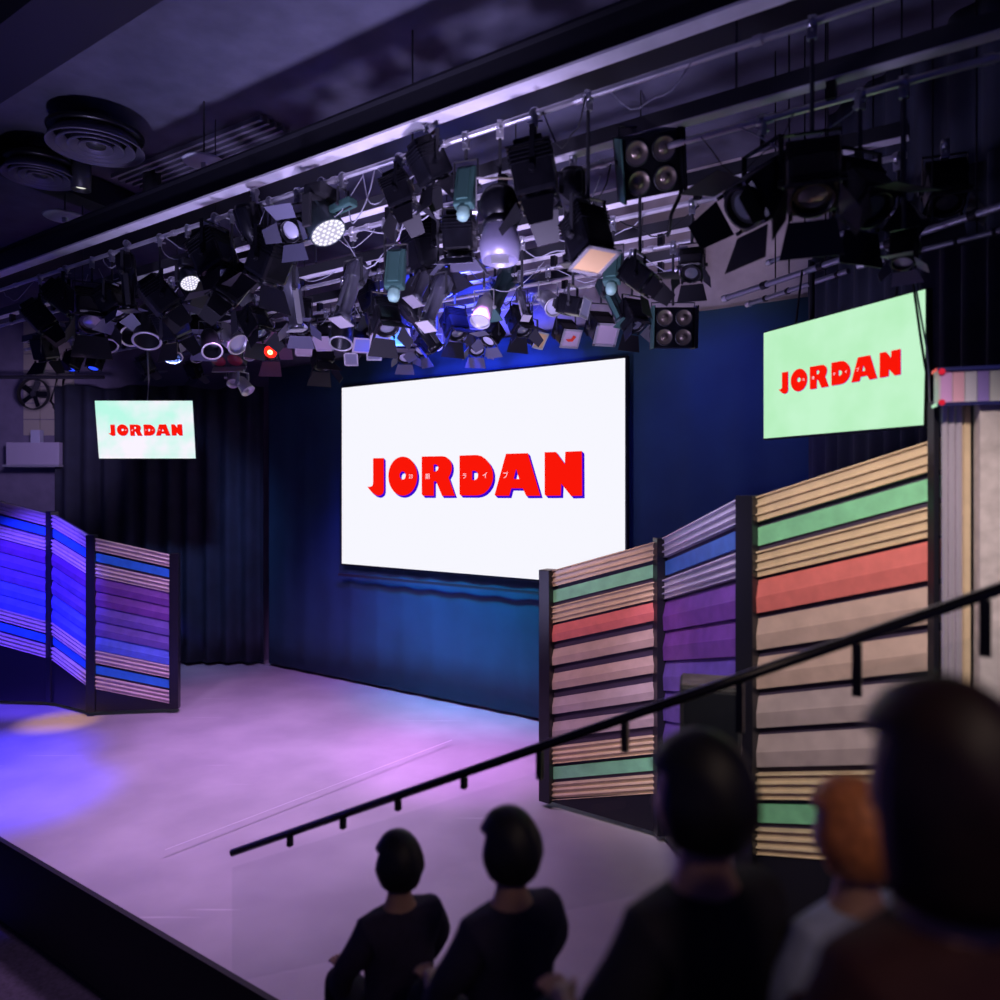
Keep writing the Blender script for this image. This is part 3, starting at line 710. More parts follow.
POLE = MB().tube((0, 0, 0), (0, 0, -1), .012, n=10).build('drop_pole', M_dgrey); C.objects.unlink(POLE)
PLACED = []
def clone(src, parent, name):
    c = src.copy(); c.name = name; C.objects.link(c); c.parent = parent; return c
CATN = {'fresnel': 'stage light', 'profile': 'stage light'}
NAME = {'fresnel': 'fresnel_spotlight', 'fresnel_wide': 'fresnel_spotlight', 'gel_pink': 'gel_spotlight', 'gel_blue': 'gel_spotlight', 'gel_grey': 'gel_spotlight', 'gel_amber': 'gel_spotlight', 'gel_marked': 'gel_spotlight',
        'par': 'par_can', 'par_frost': 'par_can', 'profile': 'profile_spotlight', 'profile_silver': 'profile_spotlight', 'profile_green': 'profile_spotlight', 'green_box': 'box_spotlight',
        'wash': 'moving_head_light', 'wash_off': 'moving_head_light', 'ball': 'globe_spotlight', 'blinder': 'blinder_light', 'red': 'red_spotlight', 'blue': 'blue_spotlight', 'twin_red': 'twin_floodlight', 'bar': 'light_bar', 'mini': 'mini_spotlight'}
def lamp(kind, px, py, az, tilt, lab, s=1., row=None, roll=0., gmat=None):
    best = None; near = None
    for r, (Yc, zp) in ROWS.items():
        if row is not None and r != row: continue
        Y = on_row(px, Yc); z = H+(HZ-py)/F*Y; X = (px-500)/F*Y
        if not (LIM[r][0]-.1 < X < LIM[r][1]+.2) and row is None: continue
        drop = zp-z
        sc_ = abs(drop-.42) + (5 if drop < .26*s else 0) + sum(2.5*max(0, .40*(s+s2)/2+.02-(Vector((X, Y, z))-q).length) for q, s2 in PLACED)*4
        s0 = abs(drop-.42) + (5 if drop < .26*s else 0)
        if near is None or s0 < near[0]: near = (s0, Y)
        if best is None or sc_ < best[0]: best = (sc_, X, Y, z, zp, drop)
    _, X, Y, z, zp, drop = best
    s *= Y/near[1]
    PLACED.append((Vector((X, Y, z)), s))
    if drop < .27*s+.04: zp = z+.27*s+.05; drop = zp-z
    t = thing(NAME[kind], lab, 'stage light', (X, Y, zp), -math.radians(az), 'stage lights over the stage')
    cl, yk, hs = K[kind]
    clone(cl[0]['o'], t, 'clamp')
    if drop-.25*s > .03:
        p = clone(POLE, t, 'drop_pole'); p.scale = (1, 1, max(.02, drop-.25*s))
    y = clone(yk['o'], t, yk['name']); y.location = (0, 0, -drop); y.scale = (s, s, s)
    h = clone(hs['o'], t, hs['name']); h.location = (0, 0, -drop); h.rotation_euler = (math.radians(tilt), 0, math.radians(roll)); h.scale = (s, s, s)
    if roll: h.rotation_mode = 'ZYX'
    for q in hs['sub']: clone(q['o'], h, q['name'])
    return t
LAMPS = [
 # far-left cluster
 ('fresnel', 40, 318, 60, 40, 'black fresnel spotlight with flaps at the extreme left end of the rig'),
 ('fresnel', 66, 300, 70, 50, 'black fresnel spotlight left of the cluster, under the end of the long beam', 1.1),
 ('fresnel', 92, 312, 150, 38, 'big black fresnel spotlight with pale triangular flap, left of the open cans', 1.25),
 ('fresnel_wide', 112, 303, 100, 30, 'fresnel spotlight with grey side flap right above the first open can', .9),
 ('bar', 80, 336, 70, 10, 'long blue-black light bar below the big left fresnel'),
 ('par', 104, 331, 140, 34, 'open black can light, leftmost of the three big cans'),
 ('par', 124, 323, 130, 52, 'open black can light, middle one of the three big cans', 1.15),
 ('par', 148, 321, 160, 30, 'open black can light, right one of the three big cans', 1.2),
 ('fresnel', 45, 350, 20, 15, 'dark spotlight hanging low beside the left wall with a bright lower rim', .9),
 ('blue', 72, 362, 200, 20, 'spotlight with blue glowing lens nearer the left wall', .8),
 ('blue', 95, 362, 190, 20, 'spotlight with blue glowing lens nearer the black curtain', .7),
 ('profile', 127, 275, 90, 5, 'upright black profile spotlight above the three big cans'),
 ('fresnel', 160, 298, 60, 40, 'black fresnel spotlight right of the upright profile, left of the moon-shaped glow'),
 ('wash', 188, 278, 130, 38, 'black round spotlight with a bright moon-shaped glow inside', .62),
 ('fresnel', 215, 258, 110, 25, 'large black fresnel spotlight above and right of the moon-shaped glow', 1.2),
 ('profile', 196, 300, 60, 30, 'black profile spotlight below the moon-shaped glow'),
 ('fresnel', 232, 288, 240, 35, 'black fresnel spotlight left of the reddish channel end'),
 ('fresnel_wide', 202, 332, 170, 35, 'fresnel spotlight with big grey flap between the can groups', 1.),
 ('fresnel', 172, 325, 30, 30, 'black fresnel spotlight between the big cans and the grey flap'),
 ('par', 172, 345, 150, 35, 'open can light hanging low under the grey flap, leftmost of the small cans', .95),
 ('par', 196, 350, 150, 25, 'smallest open can light with chrome rim in the low left row', .6),
 ('par', 210, 340, 150, 45, 'open can light beside the lilac can, right of the smallest can', 1.),
 ('par_frost', 226, 334, 120, 55, 'lilac-lit can light above the two dark red filters', 1.1),
 ('twin_red', 228, 356, 185, 35, 'twin floodlight with two dark red filters'),
 ('mini', 233, 378, 160, 40, 'little pale spotlight under the dark red filters, left of the pair', 1.3),
 ('mini', 243, 384, 110, 40, 'little pale spotlight under the dark red filters, right of the pair', 1.5),
 ('fresnel_wide', 146, 366, 40, 30, 'spotlight with a small pale flap straight above the left television', .8),
 ('fresnel_wide', 194, 370, 20, 30, 'spotlight with a small pale flap above the right edge of the left television', .7),
 # left middle, upper
 ('profile', 255, 235, 30, 25, 'black profile spotlight hanging under the lilac beam, left of the bright round lamp', 1.2),
 ('fresnel', 270, 262, 300, 30, 'black fresnel spotlight below the first long pipe, left of the bright round lamp', 1.1),
 ('wash', 322, 222, 118, 34, 'moving head light with a bright round honeycomb face', 1.),
 ('green_box', 343, 206, 300, 80, 'small greenish box lamp right above the bright round lamp', .6),
 ('fresnel_wide', 298, 228, 200, 60, 'fresnel spotlight with shiny lilac flap left of the bright round lamp', .8),
 ('profile_silver', 291, 290, 60, 8, 'narrow lilac-edged profile spotlight above the red glowing lamp'),
 ('fresnel_wide', 300, 318, 170, 30, 'fresnel spotlight with square slate flap above the pinkish filters', .95),
 ('fresnel', 256, 325, 120, 35, 'black fresnel spotlight up and left of the red glowing lamp'),
 ('red', 273, 349, 180, 62, 'spotlight glowing bright red with mauve flaps', .95),
 ('par_frost', 250, 350, 170, 40, 'small can light with pale oval lens just left of the red glowing lamp', .6),
 # gel row
 ('gel_pink', 303, 343, 160, 50, 'spotlight with pinkish filter frame, first right of the red lamp', .85),
 ('gel_pink', 326, 336, 190, 42, 'spotlight with pinkish filter frame, second right of the red lamp', .9),
 ('par', 343, 326, 180, 28, 'upright open can light between the pinkish and the blue filters', 1.0),
 ('gel_blue', 361, 337, 160, 40, 'spotlight with blue filter frame, first of the upper three', .9),
 ('gel_blue', 379, 334, 165, 45, 'spotlight with blue filter frame, middle of the upper three', .95),
 ('gel_blue', 402, 328, 185, 50, 'spotlight with blue filter frame, last of the upper three', 1.05),
 ('gel_grey', 352, 356, 175, 60, 'spotlight with see-through square frame low over the big screen, left of the pair', .75),
 ('gel_grey', 376, 352, 182, 75, 'spotlight with see-through square frame low over the big screen, right of the pair', .8),
 ('fresnel', 322, 356, 150, 20, 'dark spotlight with wide flaps beside the top left corner of the big screen', 1.1),
 ('fresnel_wide', 405, 352, 170, 40, 'spotlight with a pale five-sided flap over the big screen, left one', .8),
 ('fresnel_wide', 424, 345, 230, 40, 'spotlight with curved bracket and hanging flap left of the cyan oval lens', .8),
 ('par_frost', 437, 343, 170, 60, 'small can light with cyan oval lens', .5),
 ('profile_silver', 353, 285, 215, 22, 'long silver profile spotlight leaning left, in the middle of the rig'),
 ('fresnel', 372, 300, 110, 20, 'large black fresnel spotlight right of the long silver profile', 1.0, 3),
 ('profile', 415, 318, 60, 40, 'black profile spotlight behind the silver framed box'),
 ('fresnel', 385, 318, 150, 30, 'black fresnel spotlight above the middle blue filter'),
 ('green_box', 396, 270, 190, 15, 'dark greenish box lamp below the orange strap', .95),
 ('profile_silver', 438, 296, 215, 28, 'silver framed box profile right of centre, leaning left'),
 ('fresnel', 425, 250, 60, 15, 'very large black spotlight housing in the middle of the rig', 1.35, 2),
 ('profile_silver', 428, 272, 225, 30, 'silver-edged black profile spotlight below the very large housing', 1., 2),
 ('fresnel', 400, 195, 100, 20, 'black fresnel spotlight hanging under the front pipe, left of the green box lamp', .8),
 ('green_box', 466, 188, 200, 15, 'large green box lamp right of the front pipe', .85),
 ('fresnel_wide', 460, 238, 10, 12, 'spotlight with a broad green-grey flap under the large green box lamp', .95),
 ('ball', 500, 212, 180, 6, 'black globe spotlight with lilac skirt', .95),
 ('fresnel', 535, 178, 100, 10, 'very large black spotlight at the top, between the globe lamp and the black profile', 1.1),
 ('fresnel', 430, 165, 60, 30, 'black fresnel spotlight near the top edge, left of the green box lamp', .85),
 ('profile', 573, 205, 20, 5, 'upright black profile spotlight left of the big four-lamp blinder', 1.1, 1),
 ('gel_amber', 588, 238, 150, 22, 'spotlight with golden lit filter frame', 1.1),
 ('profile_green', 505, 283, 215, 35, 'big dark green profile spotlight leaning left with bright edges', 1.25, 3),
 ('par_frost', 484, 308, 200, 35, 'can light with lilac lens left below the dark green profile', .75),
 ('profile_silver', 522, 302, 160, 30, 'small chrome profile spotlight right below the dark green profile', .6),
 ('par_frost', 548, 300, 160, 55, 'can light showing a clear white oval disc', .8),
 ('gel_grey', 573, 306, 120, 75, 'spotlight whose filter frame is seen nearly edge-on', .8),
 ('gel_amber', 532, 336, 130, 60, 'spotlight with slim cream filter frame over the big screen', .8),
 ('gel_marked', 566, 333, 160, 55, 'spotlight with a red and yellow marked filter over the big screen', .9),
 ('gel_pink', 601, 328, 165, 55, 'spotlight with round-windowed filter near the right corner of the big screen', 1.05),
 ('fresnel', 632, 317, 150, 30, 'dark spotlight between the round-windowed filter and the small blinder', .9),
 ('green_box', 613, 268, 200, 22, 'green box lamp with black slot, right of centre', .85),
 ('profile_green', 610, 296, 140, 30, 'green-edged profile spotlight ending in a pink flap', .9),
 ('fresnel_wide', 476, 344, 170, 40, 'spotlight with a pale five-sided flap over the big screen, right one', .8),
 ('fresnel_wide', 492, 335, 220, 40, 'spotlight with curved bracket below the lilac can lens', .75),
 ('fresnel', 455, 325, 150, 30, 'black fresnel spotlight right above the cyan oval lens', .9),
 ('fresnel', 520, 322, 150, 30, 'black fresnel spotlight above the slim cream filter frame', .8),
 ('blinder', 673, 328, 180, 84, 'small four-lamp blinder right of the big screen', .82, 3),
 ('fresnel', 692, 266, 200, 40, 'dark spotlight left of the side pipe ends', .7),
 ('fresnel', 640, 278, 120, 50, 'black fresnel spotlight up and left of the small four-lamp blinder', .8),
 # dark right
 ('fresnel', 762, 195, 250, 55, 'large black fresnel spotlight with spread flaps against the grey wall patch', 1.15),
 ('fresnel', 812, 180, 200, 30, 'black fresnel spotlight lost in the dark, left above the green television', 1.1),
 ('fresnel', 860, 195, 160, 40, 'black fresnel spotlight lost in the dark, middle above the green television', 1.),
 ('par_frost', 898, 238, 240, 50, 'spotlight with a glinting lens above the outer corner of the green television', .4),
 ('fresnel_wide', 904, 252, 220, 25, 'spotlight with a dull hanging flap at the outer corner of the green television', .5, 1),
 ('fresnel', 945, 190, 200, 30, 'black fresnel spotlight at the right edge of the rig', .9),
]
for L in LAMPS:
    kind, px, py, az, ti, lab = L[:6]
    lamp(kind, px, py, az, ti, lab, L[6] if len(L) > 6 else 1., L[7] if len(L) > 7 else None)
big = lamp('blinder', 649, 165, 172, 62, 'big four-lamp blinder at the top edge of the photo', .86, row=1, roll=-13)

tag(MB().box(tuple(at(401, 247, on_row(401, 6.8))), (.05, .05, .18)).build('strap', mat('orange_strap', (.75, .22, .08), .6)), 'short orange strap on the pipe over the greenish box lamp', 'strap')

# cables looping from the pipes
def sag(px0, py0, px1, py1, Yc, dip, lab, m=M_cable, r=.006, n=10):
    a = at(px0, py0, on_row(px0, Yc)); b = at(px1, py1, on_row(px1, Yc)); pts = []
    for i in range(n+1):
        t = i/n; p = a.lerp(b, t); p.z -= dip*4*t*(1-t); p += N*(.03*math.sin(7*t+px0)); pts.append(p)
    tag(MB().path(pts, r).build('cable', m), lab, 'cable', 'loose cables in the rig')
CB = [(262, 235, 300, 190, 5.3, .25, 'pale cable looping under the beam left of the bright round lamp'),
 (340, 178, 372, 168, 5.1, .4, 'pale cable loop right above the bright round lamp'),
 (360, 172, 395, 160, 5.1, .3, 'second pale cable loop along the front pipe'),
 (400, 160, 432, 150, 5.1, .28, 'pale cable loop left of the green box lamp near the top'),
 (160, 245, 200, 235, 5.5, .2, 'cable loop left of the large fresnel under the beam'),
 (96, 268, 130, 262, 5.5, .18, 'cable loop above the first open can'),
 (60, 285, 90, 275, 5.5, .15, 'cable loop near the left end of the front pipe'),
 (540, 210, 600, 175, 6.0, .35, 'thin cable looping below the very large top spotlight'),
 (470, 270, 545, 262, 7.6, .25, 'white cable sagging under the third channel in the middle'),
 (565, 262, 640, 250, 7.6, .2, 'white cable sagging right of the golden filter'),
 (640, 255, 685, 280, 7.6, .02, 'straight pale wire slanting down beside the small blinder'),
 (290, 268, 345, 258, 6.8, .2, 'cable loop left of the long silver profile'),
 (200, 325, 240, 318, 7.8, .2, 'cable loop over the small cans'),
 (360, 305, 400, 300, 8.3, .18, 'cable loop over the blue filters'),
 (500, 300, 540, 292, 8.3, .18, 'cable loop right of the dark green profile'),
 (680, 185, 665, 235, 5.4, .05, 'black cable hanging from the big four-lamp blinder')]
for i, c_ in enumerate(CB): sag(*c_, m=M_bcable if i == 15 else M_cable, r=.012 if i == 15 else .005)

rc = random.Random(21)
for i in range(46):
    r = rc.choice((0, 1, 1, 2, 2, 3, 3, 4)); Yc, zp = ROWS[r]; X = rc.uniform(max(LIM[r][0]+.4, -6.3), min(LIM[r][1]-.6, 1.6))
    w_ = rc.uniform(.18, .7); dip = rc.uniform(.06, .3); pts = []
    for k in range(10):
        t_ = k/9; p = rowp(X+w_*t_, Yc, zp); p.z -= .018+dip*4*t_*(1-t_)*(1+.25*math.sin(9*t_+i)); p += N*(.04*math.sin(5*t_+i)); pts.append(p)
    tag(MB().path(pts, rc.choice((.0035, .005, .006)), 5).build('lamp_cable', M_cable if i % 3 else M_bcable), 'thin lamp cable looping down from a lighting pipe', 'cable', 'thin lamp cables looping from the lighting pipes')

# ------------------------------------------------------------------ loudspeaker by the panels
M_spk = mat('speaker_black', (.018, .018, .024), .55, noise=.2, nscale=40)
Ys = 4.75; p0 = at(710, 700, Ys)
t = thing('loudspeaker', 'black loudspeaker on a low stand in front of the narrow purple panel', 'speaker', (p0.x, p0.y, 1.15), -.25)
sw = .37; sh = .62; sd = .30
mb = MB(); mb.box((0, 0, sh/2), (sw, sd, sh), bev=.02)
mb.build('cabinet', M_spk, t)
MB().box((0, -sd/2-.006, sh/2), (sw-.05, .012, sh-.06), bev=.004).build('grille', mat('speaker_grille', (.012, .014, .022), .4, .3, bump=.6, bscale=300), t)
MB().box((0, 0, sh+.004), (sw-.03, sd-.03, .01)).build('top_plate', mat('mottled_top', (.13, .11, .12), .6, noise=.4, nscale=12), t)  # top plate lighter and more mottled than the cabinet
MB().box((sw/2-.015, -sd/2-.003, sh/2), (.012, .02, sh-.04)).build('edge_strip', M_dgrey, t)
MB().lathe([(.0001, 0), (.03, .005), (.035, .0)], 14, (sw/2+.003, 0, .2), Matrix.Rotation(PI/2, 3, 'Y')).build('socket', M_lgrey, t)
MB().tube((0, 0, 0), (0, 0, -1.1), .025).build('pole', M_dgrey, t)
for k in range(3):
    a = k*2.09; MB().tube((0, 0, -.75), (.32*math.cos(a), .32*math.sin(a), -1.14), .012).build('leg', M_dgrey, t)

# ------------------------------------------------------------------ handrail with clear glass below
RA = at(1010, 585.5, 2.62); RB = at(232, 853, 4.62)
t = thing('handrail', 'black sloping handrail descending across the front of the stage', 'handrail', RB, 0)
d = RA-RB; dh = Vector((d.x, d.y, 0)).normalized(); 
mr = MB(); mr.box((0, 0, 0), (1, 1, 1))
mr.bm.clear()
up = Vector((0, 0, 1))
mr = MB()
side = d.normalized().cross(up).normalized(); upn = side.cross(d.normalized())
prof = [(.018*math.cos(a), .021*math.sin(a)) for a in [2*PI*k/16 for k in range(16)]]
A = [mr.bm.verts.new(side*x+upn*y) for x, y in prof]; B = [mr.bm.verts.new(d+side*x+upn*y) for x, y in prof]
for i in range(16):
    f = mr.bm.faces.new((A[i], A[(i+1) % 16], B[(i+1) % 16], B[i])); f.smooth = True
mr.bm.faces.new(A[::-1]); mr.bm.faces.new(B)
mr.build('rail', mat('rail_black', (.02, .018, .022), .25, .4), t)
MB().tube(upn*.019+side*.003, d+upn*.019+side*.003, .0045, n=8).build('rail_glint', M_lgrey, t)  # glint along the rail top, modelled as a thin pale strip
def raypos(px):                                   # parameter on the rail seen at column px
    lo, hi = 0., 1.
    for _ in range(40):
        m_ = (lo+hi)/2; q = RB+d*m_
        if 500+F*q.x/q.y < px: lo = m_
        else: hi = m_
    return lo
for px, w in ((290, .026), (343, .026), (398, .026), (464, .026), (540, .028), (625, .028), (740, .030), (857, .034), (985, .036)):
    q = d*raypos(px)
    hh = .055 if px < 500 else (.13 if px < 700 else .20)
    MB().box((q.x, q.y, q.z-hh/2-.02), (w, .03, hh), rot=Matrix.Rotation(math.atan2(dh.y, dh.x), 3, 'Z')).build('bracket_post', M_post, t)
M_glass = bpy.data.materials.new('clear_glass'); M_glass.use_nodes = True
nt = M_glass.node_tree; nt.nodes.clear()
out = nt.nodes.new('ShaderNodeOutputMaterial'); mx = nt.nodes.new('ShaderNodeMixShader'); tr_ = nt.nodes.new('ShaderNodeBsdfTransparent'); gl_ = nt.nodes.new('ShaderNodeBsdfGlossy')
tr_.inputs['Color'].default_value = (.97, .98, .98, 1); gl_.inputs['Roughness'].default_value = .05; mx.inputs['Fac'].default_value = .025
nt.links.new(tr_.outputs[0], mx.inputs[1]); nt.links.new(gl_.outputs[0], mx.inputs[2]); nt.links.new(mx.outputs[0], out.inputs['Surface'])
mb = MB(); th = side*.004
q = [Vector((0, 0, -.09)), d+Vector((0, 0, -.14)), d+Vector((0, 0, -.80)), Vector((0, 0, -.80))]
mb.plate(q, .008); mb.build('glass_panel', M_glass, t)

# ------------------------------------------------------------------ seating steps and benches
M_step = mat('step_carpet', (.07, .06, .08), .9, noise=.3, nscale=25)
ST = [(-3.2, -.60, 1.78), (-.60, .12, 1.40), (.12, 1.0, 1.14), (1.0, 1.8, .55), (1.8, 2.6, .15), (2.6, 3.4, -.25)]
for i, (s0, s1, z) in enumerate(ST):
    c = E*((s0+s1)/2)+N*(-.55); h = z+.74
    o = MB().box((0, 0, 0), (s1-s0, 5.9, h)).build('seating_step', M_step); o.location = (c.x, c.y, z-h/2); o.rotation_euler = (0, 0, ANG); struct(o)
M_bench = mat('dark_bench', (.04, .03, .045), .6)
BN = ['topmost dark bench near the camera', 'dark bench on the second step', 'dark bench on the third step', 'dark bench on the lowest used step']
for i, (s, z) in enumerate([(-.22, 1.40), (.42, 1.14), (1.30, .55), (2.08, .15)]):
    c = E*s+N*(.55)
    t = thing('bench', BN[i], 'bench', (c.x, c.y, z), ANG, 'audience benches')
    MB().box((0, 0, .42), (.36, 3.4, .05), bev=.012).build('seat', M_bench, t)
    for y in (-1.5, -.5, .5, 1.5): MB().box((0, y, .2), (.28, .05, .40)).build('leg', M_dgrey, t)

# ------------------------------------------------------------------ people, seen from behind
def skin_mesh(chains, name, sub=2):
    """chains: list of lists of (co, radius); first vertex of the first chain is the root; chains start at an existing point by index pair"""
    verts = []; edges = []; rad = []
    for ch in chains:
        start, pts = ch
        prev = start
        for co, r in pts:
            verts.append(co); rad.append(r); k = len(verts)-1
            if prev is not None: edges.append((prev, k))
            prev = k
    me = bpy.data.meshes.new(name); me.from_pydata([Vector(v) for v in verts], edges, [])
    o = bpy.data.objects.new(name, me); C.objects.link(o)
    mod = o.modifiers.new('s', 'SKIN'); mod.use_smooth_shade = True
    for i, r in enumerate(rad):
        sv = me.skin_vertices[0].data[i]; rr = r if isinstance(r, tuple) else (r, r)
        sv.radius = rr; sv.use_root = (i == 0)
    m2 = o.modifiers.new('d', 'SUBSURF'); m2.levels = sub; m2.render_levels = sub
    dg = bpy.context.evaluated_depsgraph_get(); ev = o.evaluated_get(dg)
    nm = bpy.data.meshes.new_from_object(ev)
    bpy.data.objects.remove(o)
    return nm
def head_mesh(bm, c, turn):
    R = Matrix.Rotation(turn, 3, 'Z')
    q = bmesh.ops.create_uvsphere(bm, u_segments=24, v_segments=18, radius=1.)
    for v in q['verts']:
        p = v.co.copy(); x, y, z = p
        # skull: wide above, narrower jaw, face towards +y
        w = .078*(1 if z > -.1 else 1-.28*(-.1-z)); l = .098
        if z < -.3 and y < 0: l = .098*(1+.35*z+.1)
        px_, py_, pz_ = x*w, y*l+(.012 if z < -.2 and y > 0 else 0), z*.118
        if y > .7 and abs(x) < .22:                       # nose
            if -.35 < z < .05: py_ += .022*(1-abs(x)/.22)*(1-abs(z+.25)/.4 if z > -.65 else 0)
        if y > .6 and .02 < z < .2 and .25 < abs(x) < .55: py_ -= .008   # eye sockets
        if y > .75 and -.6 < z < -.5 and abs(x) < .35: py_ += .006       # lips
        v.co = R @ Vector((px_, py_, pz_))+Vector(c)
    for f in set(f for v in q['verts'] for f in v.link_faces): f.smooth = True
    for s in (-1, 1):
        q = bmesh.ops.create_uvsphere(bm, u_segments=10, v_segments=8, radius=1.)
        for v in q['verts']:
            v.co = R @ Vector((s*.080+v.co.x*.010, -.005+v.co.y*.020, -.005+v.co.z*.032))+Vector(c)
        for f in set(f for v in q['verts'] for f in v.link_faces): f.smooth = True
M_skin = mat('skin', (.50, .28, .20), .5)
def person(lab, head_px, Y, face_az, hair_c, top_c, step_z, head_turn=0., s=1., hair_len=0., trouser=(.02, .02, .035)):
    hp = at(*head_px, Y); bench = step_z+.445; hc = (hp.z-bench)/s     # head centre above the bench in body units
    t = thing('person', lab, 'person', (hp.x, hp.y, bench), -math.radians(face_az), 'audience')
    t.scale = (s, s, s)
    k = hc-.74; neck = hc-.14; sh = neck-.10
    ch = [(None, [((0, 0, .10), (.15, .11)), ((0, .0, .22), (.135, .10)), ((0, .01, sh-.12), (.155, .105)), ((0, .0, sh), (.12, .085)), ((0, .005, neck), (.055, .055)), ((0, .01, hc-.05), (.055, .055))])]
    nv = 6
    for sx in (-1, 1):
        ch.append((3, [((sx*.15, 0, sh-.01), (.06, .06)), ((sx*.20, .02, sh-.10), (.052, .052)), ((sx*.235, .06, (sh+.18)/2), (.042, .042)), ((sx*.22, .14, .20), (.038, .038)), ((sx*.15, .30, .17), (.028, .028)), ((sx*.12, .36, .165), (.034, .018))])); hand = nv+5; nv += 6
        for j, (dx, ln) in enumerate(((-.03, .055), (-.012, .07), (.008, .075), (.026, .065))):
            b0 = Vector((sx*.12+dx, .385, .166)); ch.append((hand, [(b0, .009), (b0+Vector((0, ln*.5, .002)), .008), (b0+Vector((0, ln*.9, -.018)), .006)])); nv += 3
        ch.append((hand, [(Vector((sx*.12-sx*.038, .365, .168)), .010), (Vector((sx*.12-sx*.055, .395, .164)), .008)])); nv += 2
        ch.append((0, [((sx*.10, .06, .085), (.085, .075)), ((sx*.11, .26, .085), (.07, .065)), ((sx*.11, .43, .07), (.055, .055)), ((sx*.11, .44, -.16), (.046, .046)), ((sx*.11, .43, -.37), (.032, .032)), ((sx*.11, .47, -.405), (.035, .026)), ((sx*.11, .58, -.415), (.032, .018))])); nv += 7
    ch = [(st, [(co, (r if not isinstance(r, tuple) else ((r[0]*.86, r[1]*.86) if (Vector(co).z > .05 and Vector(co).z < neck-.01 and r[0] > .036) else r))) for co, r in pts]) for st, pts in ch]
    me = skin_mesh(ch, 'body')
    bm = bmesh.new(); bm.from_mesh(me); head_mesh(bm, (0, .02, hc), math.radians(head_turn)); bm.to_mesh(me); bm.free()
    me.materials.clear(); me.materials.append(M_skin)
    o = bpy.data.objects.new('body', me); C.objects.link(o); o.parent = t
    # top: torso and sleeves
    g = 1.13
    def gr(r): return (r[0]*g+.006, r[1]*g+.006)
    chs = [(None, [((0, 0, .06), gr((.155, .12))), ((0, .0, .22), gr((.14, .105))), ((0, .01, sh-.12), gr((.158, .108))), ((0, .0, sh+.005), gr((.12, .085))), ((0, .004, neck-.03), (.070, .068))])]
    n2 = 5
    for sx in (-1, 1):
        chs.append((3, [((sx*.15, 0, sh), gr((.06, .06))), ((sx*.20, .02, sh-.10), gr((.054, .054))), ((sx*.235, .06, (sh+.18)/2), gr((.045, .045))), ((sx*.22, .14, .20), gr((.04, .04))), ((sx*.17, .26, .178), gr((.032, .032)))])); n2 += 5
    me = skin_mesh(chs, 'top'); me.materials.append(mat('cloth_%02d%02d%02d' % tuple(int(v*99) for v in top_c), top_c, .85, noise=.15, nscale=30, bump=.2))
    o = bpy.data.objects.new('top', me); C.objects.link(o); o.parent = t
    chs = [(None, [((0, 0, .11), (.172, .130)), ((0, .02, .07), (.160, .115))])]
    for sx in (-1, 1): chs.append((1, [((sx*.105, .10, .082), (.096, .086)), ((sx*.11, .27, .083), (.082, .076)), ((sx*.11, .44, .068), (.066, .066)), ((sx*.11, .445, -.16), (.060, .060)), ((sx*.11, .435, -.34), (.052, .052))]))
    me = skin_mesh(chs, 'trousers'); me.materials.append(mat('trouser_cloth', trouser, .9))
    o = bpy.data.objects.new('trousers', me); C.objects.link(o); o.parent = t
    # shoes
    for sx in (-1, 1):
        MB().box((sx*.11, .52, -.415), (.085, .25, .06), bev=.025).build('shoe', M_black, t)
    # hair: shell over the skull, open at the face
    bm = bmesh.new(); q = bmesh.ops.create_uvsphere(bm, u_segments=28, v_segments=20, radius=1.)
    R = Matrix.Rotation(math.radians(head_turn), 3, 'Z'); rnd = random.Random(lab)
    kill = [v for v in bm.verts if (v.co.y > .25 and v.co.z < .42) or (v.co.z < -.62)]
    bmesh.ops.delete(bm, geom=kill, context='VERTS')
    for v in bm.verts:
        x, y, z = v.co; e = 1+.03*math.sin(11*x+5*z)+.02*rnd.random()
        zz = z*.138
        if z < -.1 and y < .3: zz -= hair_len*(-.1-z)/.45
        tp = 1-.30*max(0, -z)**1.3*(0 if hair_len > .03 else 1)
        v.co = R @ Vector((x*.092*e*tp, (y*.114*e-.006)*tp, zz+.004))+Vector((0, .02, hc))
    for f in bm.faces: f.smooth = True
    me = bpy.data.meshes.new('hair'); bm.to_mesh(me); bm.free(); me.materials.append(mat('hair_%02d%02d%02d' % tuple(int(v*99) for v in hair_c), hair_c, .55, noise=.3, nscale=40))
    o = bpy.data.objects.new('hair', me); C.objects.link(o); o.parent = t
    sm = o.modifiers.new('s', 'SOLIDIFY'); sm.thickness = .012; sm.offset = 1
    return t
person('person with dark hair and a dark top, seated right below the loudspeaker, out of focus', (706, 803), 1.6, -30, (.008, .007, .010), (.012, .010, .02), 1.14, 12)
person('person with dark reddish-brown hair seated at the right edge, closest and largest, out of focus', (955, 790), 1.02, -20, (.022, .008, .008), (.05, .012, .014), 1.40, 5, hair_len=.06)
person('person with dark hair seated left of centre, one step below, out of focus', (512, 852), 2.6, -35, (.01, .009, .014), (.02, .015, .05), .55, 8)
person('person with a small dark head on the lowest bench, farthest left in the audience', (400, 866), 3.3, -35, (.012, .01, .016), (.03, .02, .06), .15, 8)
person('person with orange hair and pale top between the two largest heads', (858, 838), 1.62, -25, (.85, .27, .09), (.45, .52, .75), 1.14, 5, s=.84)

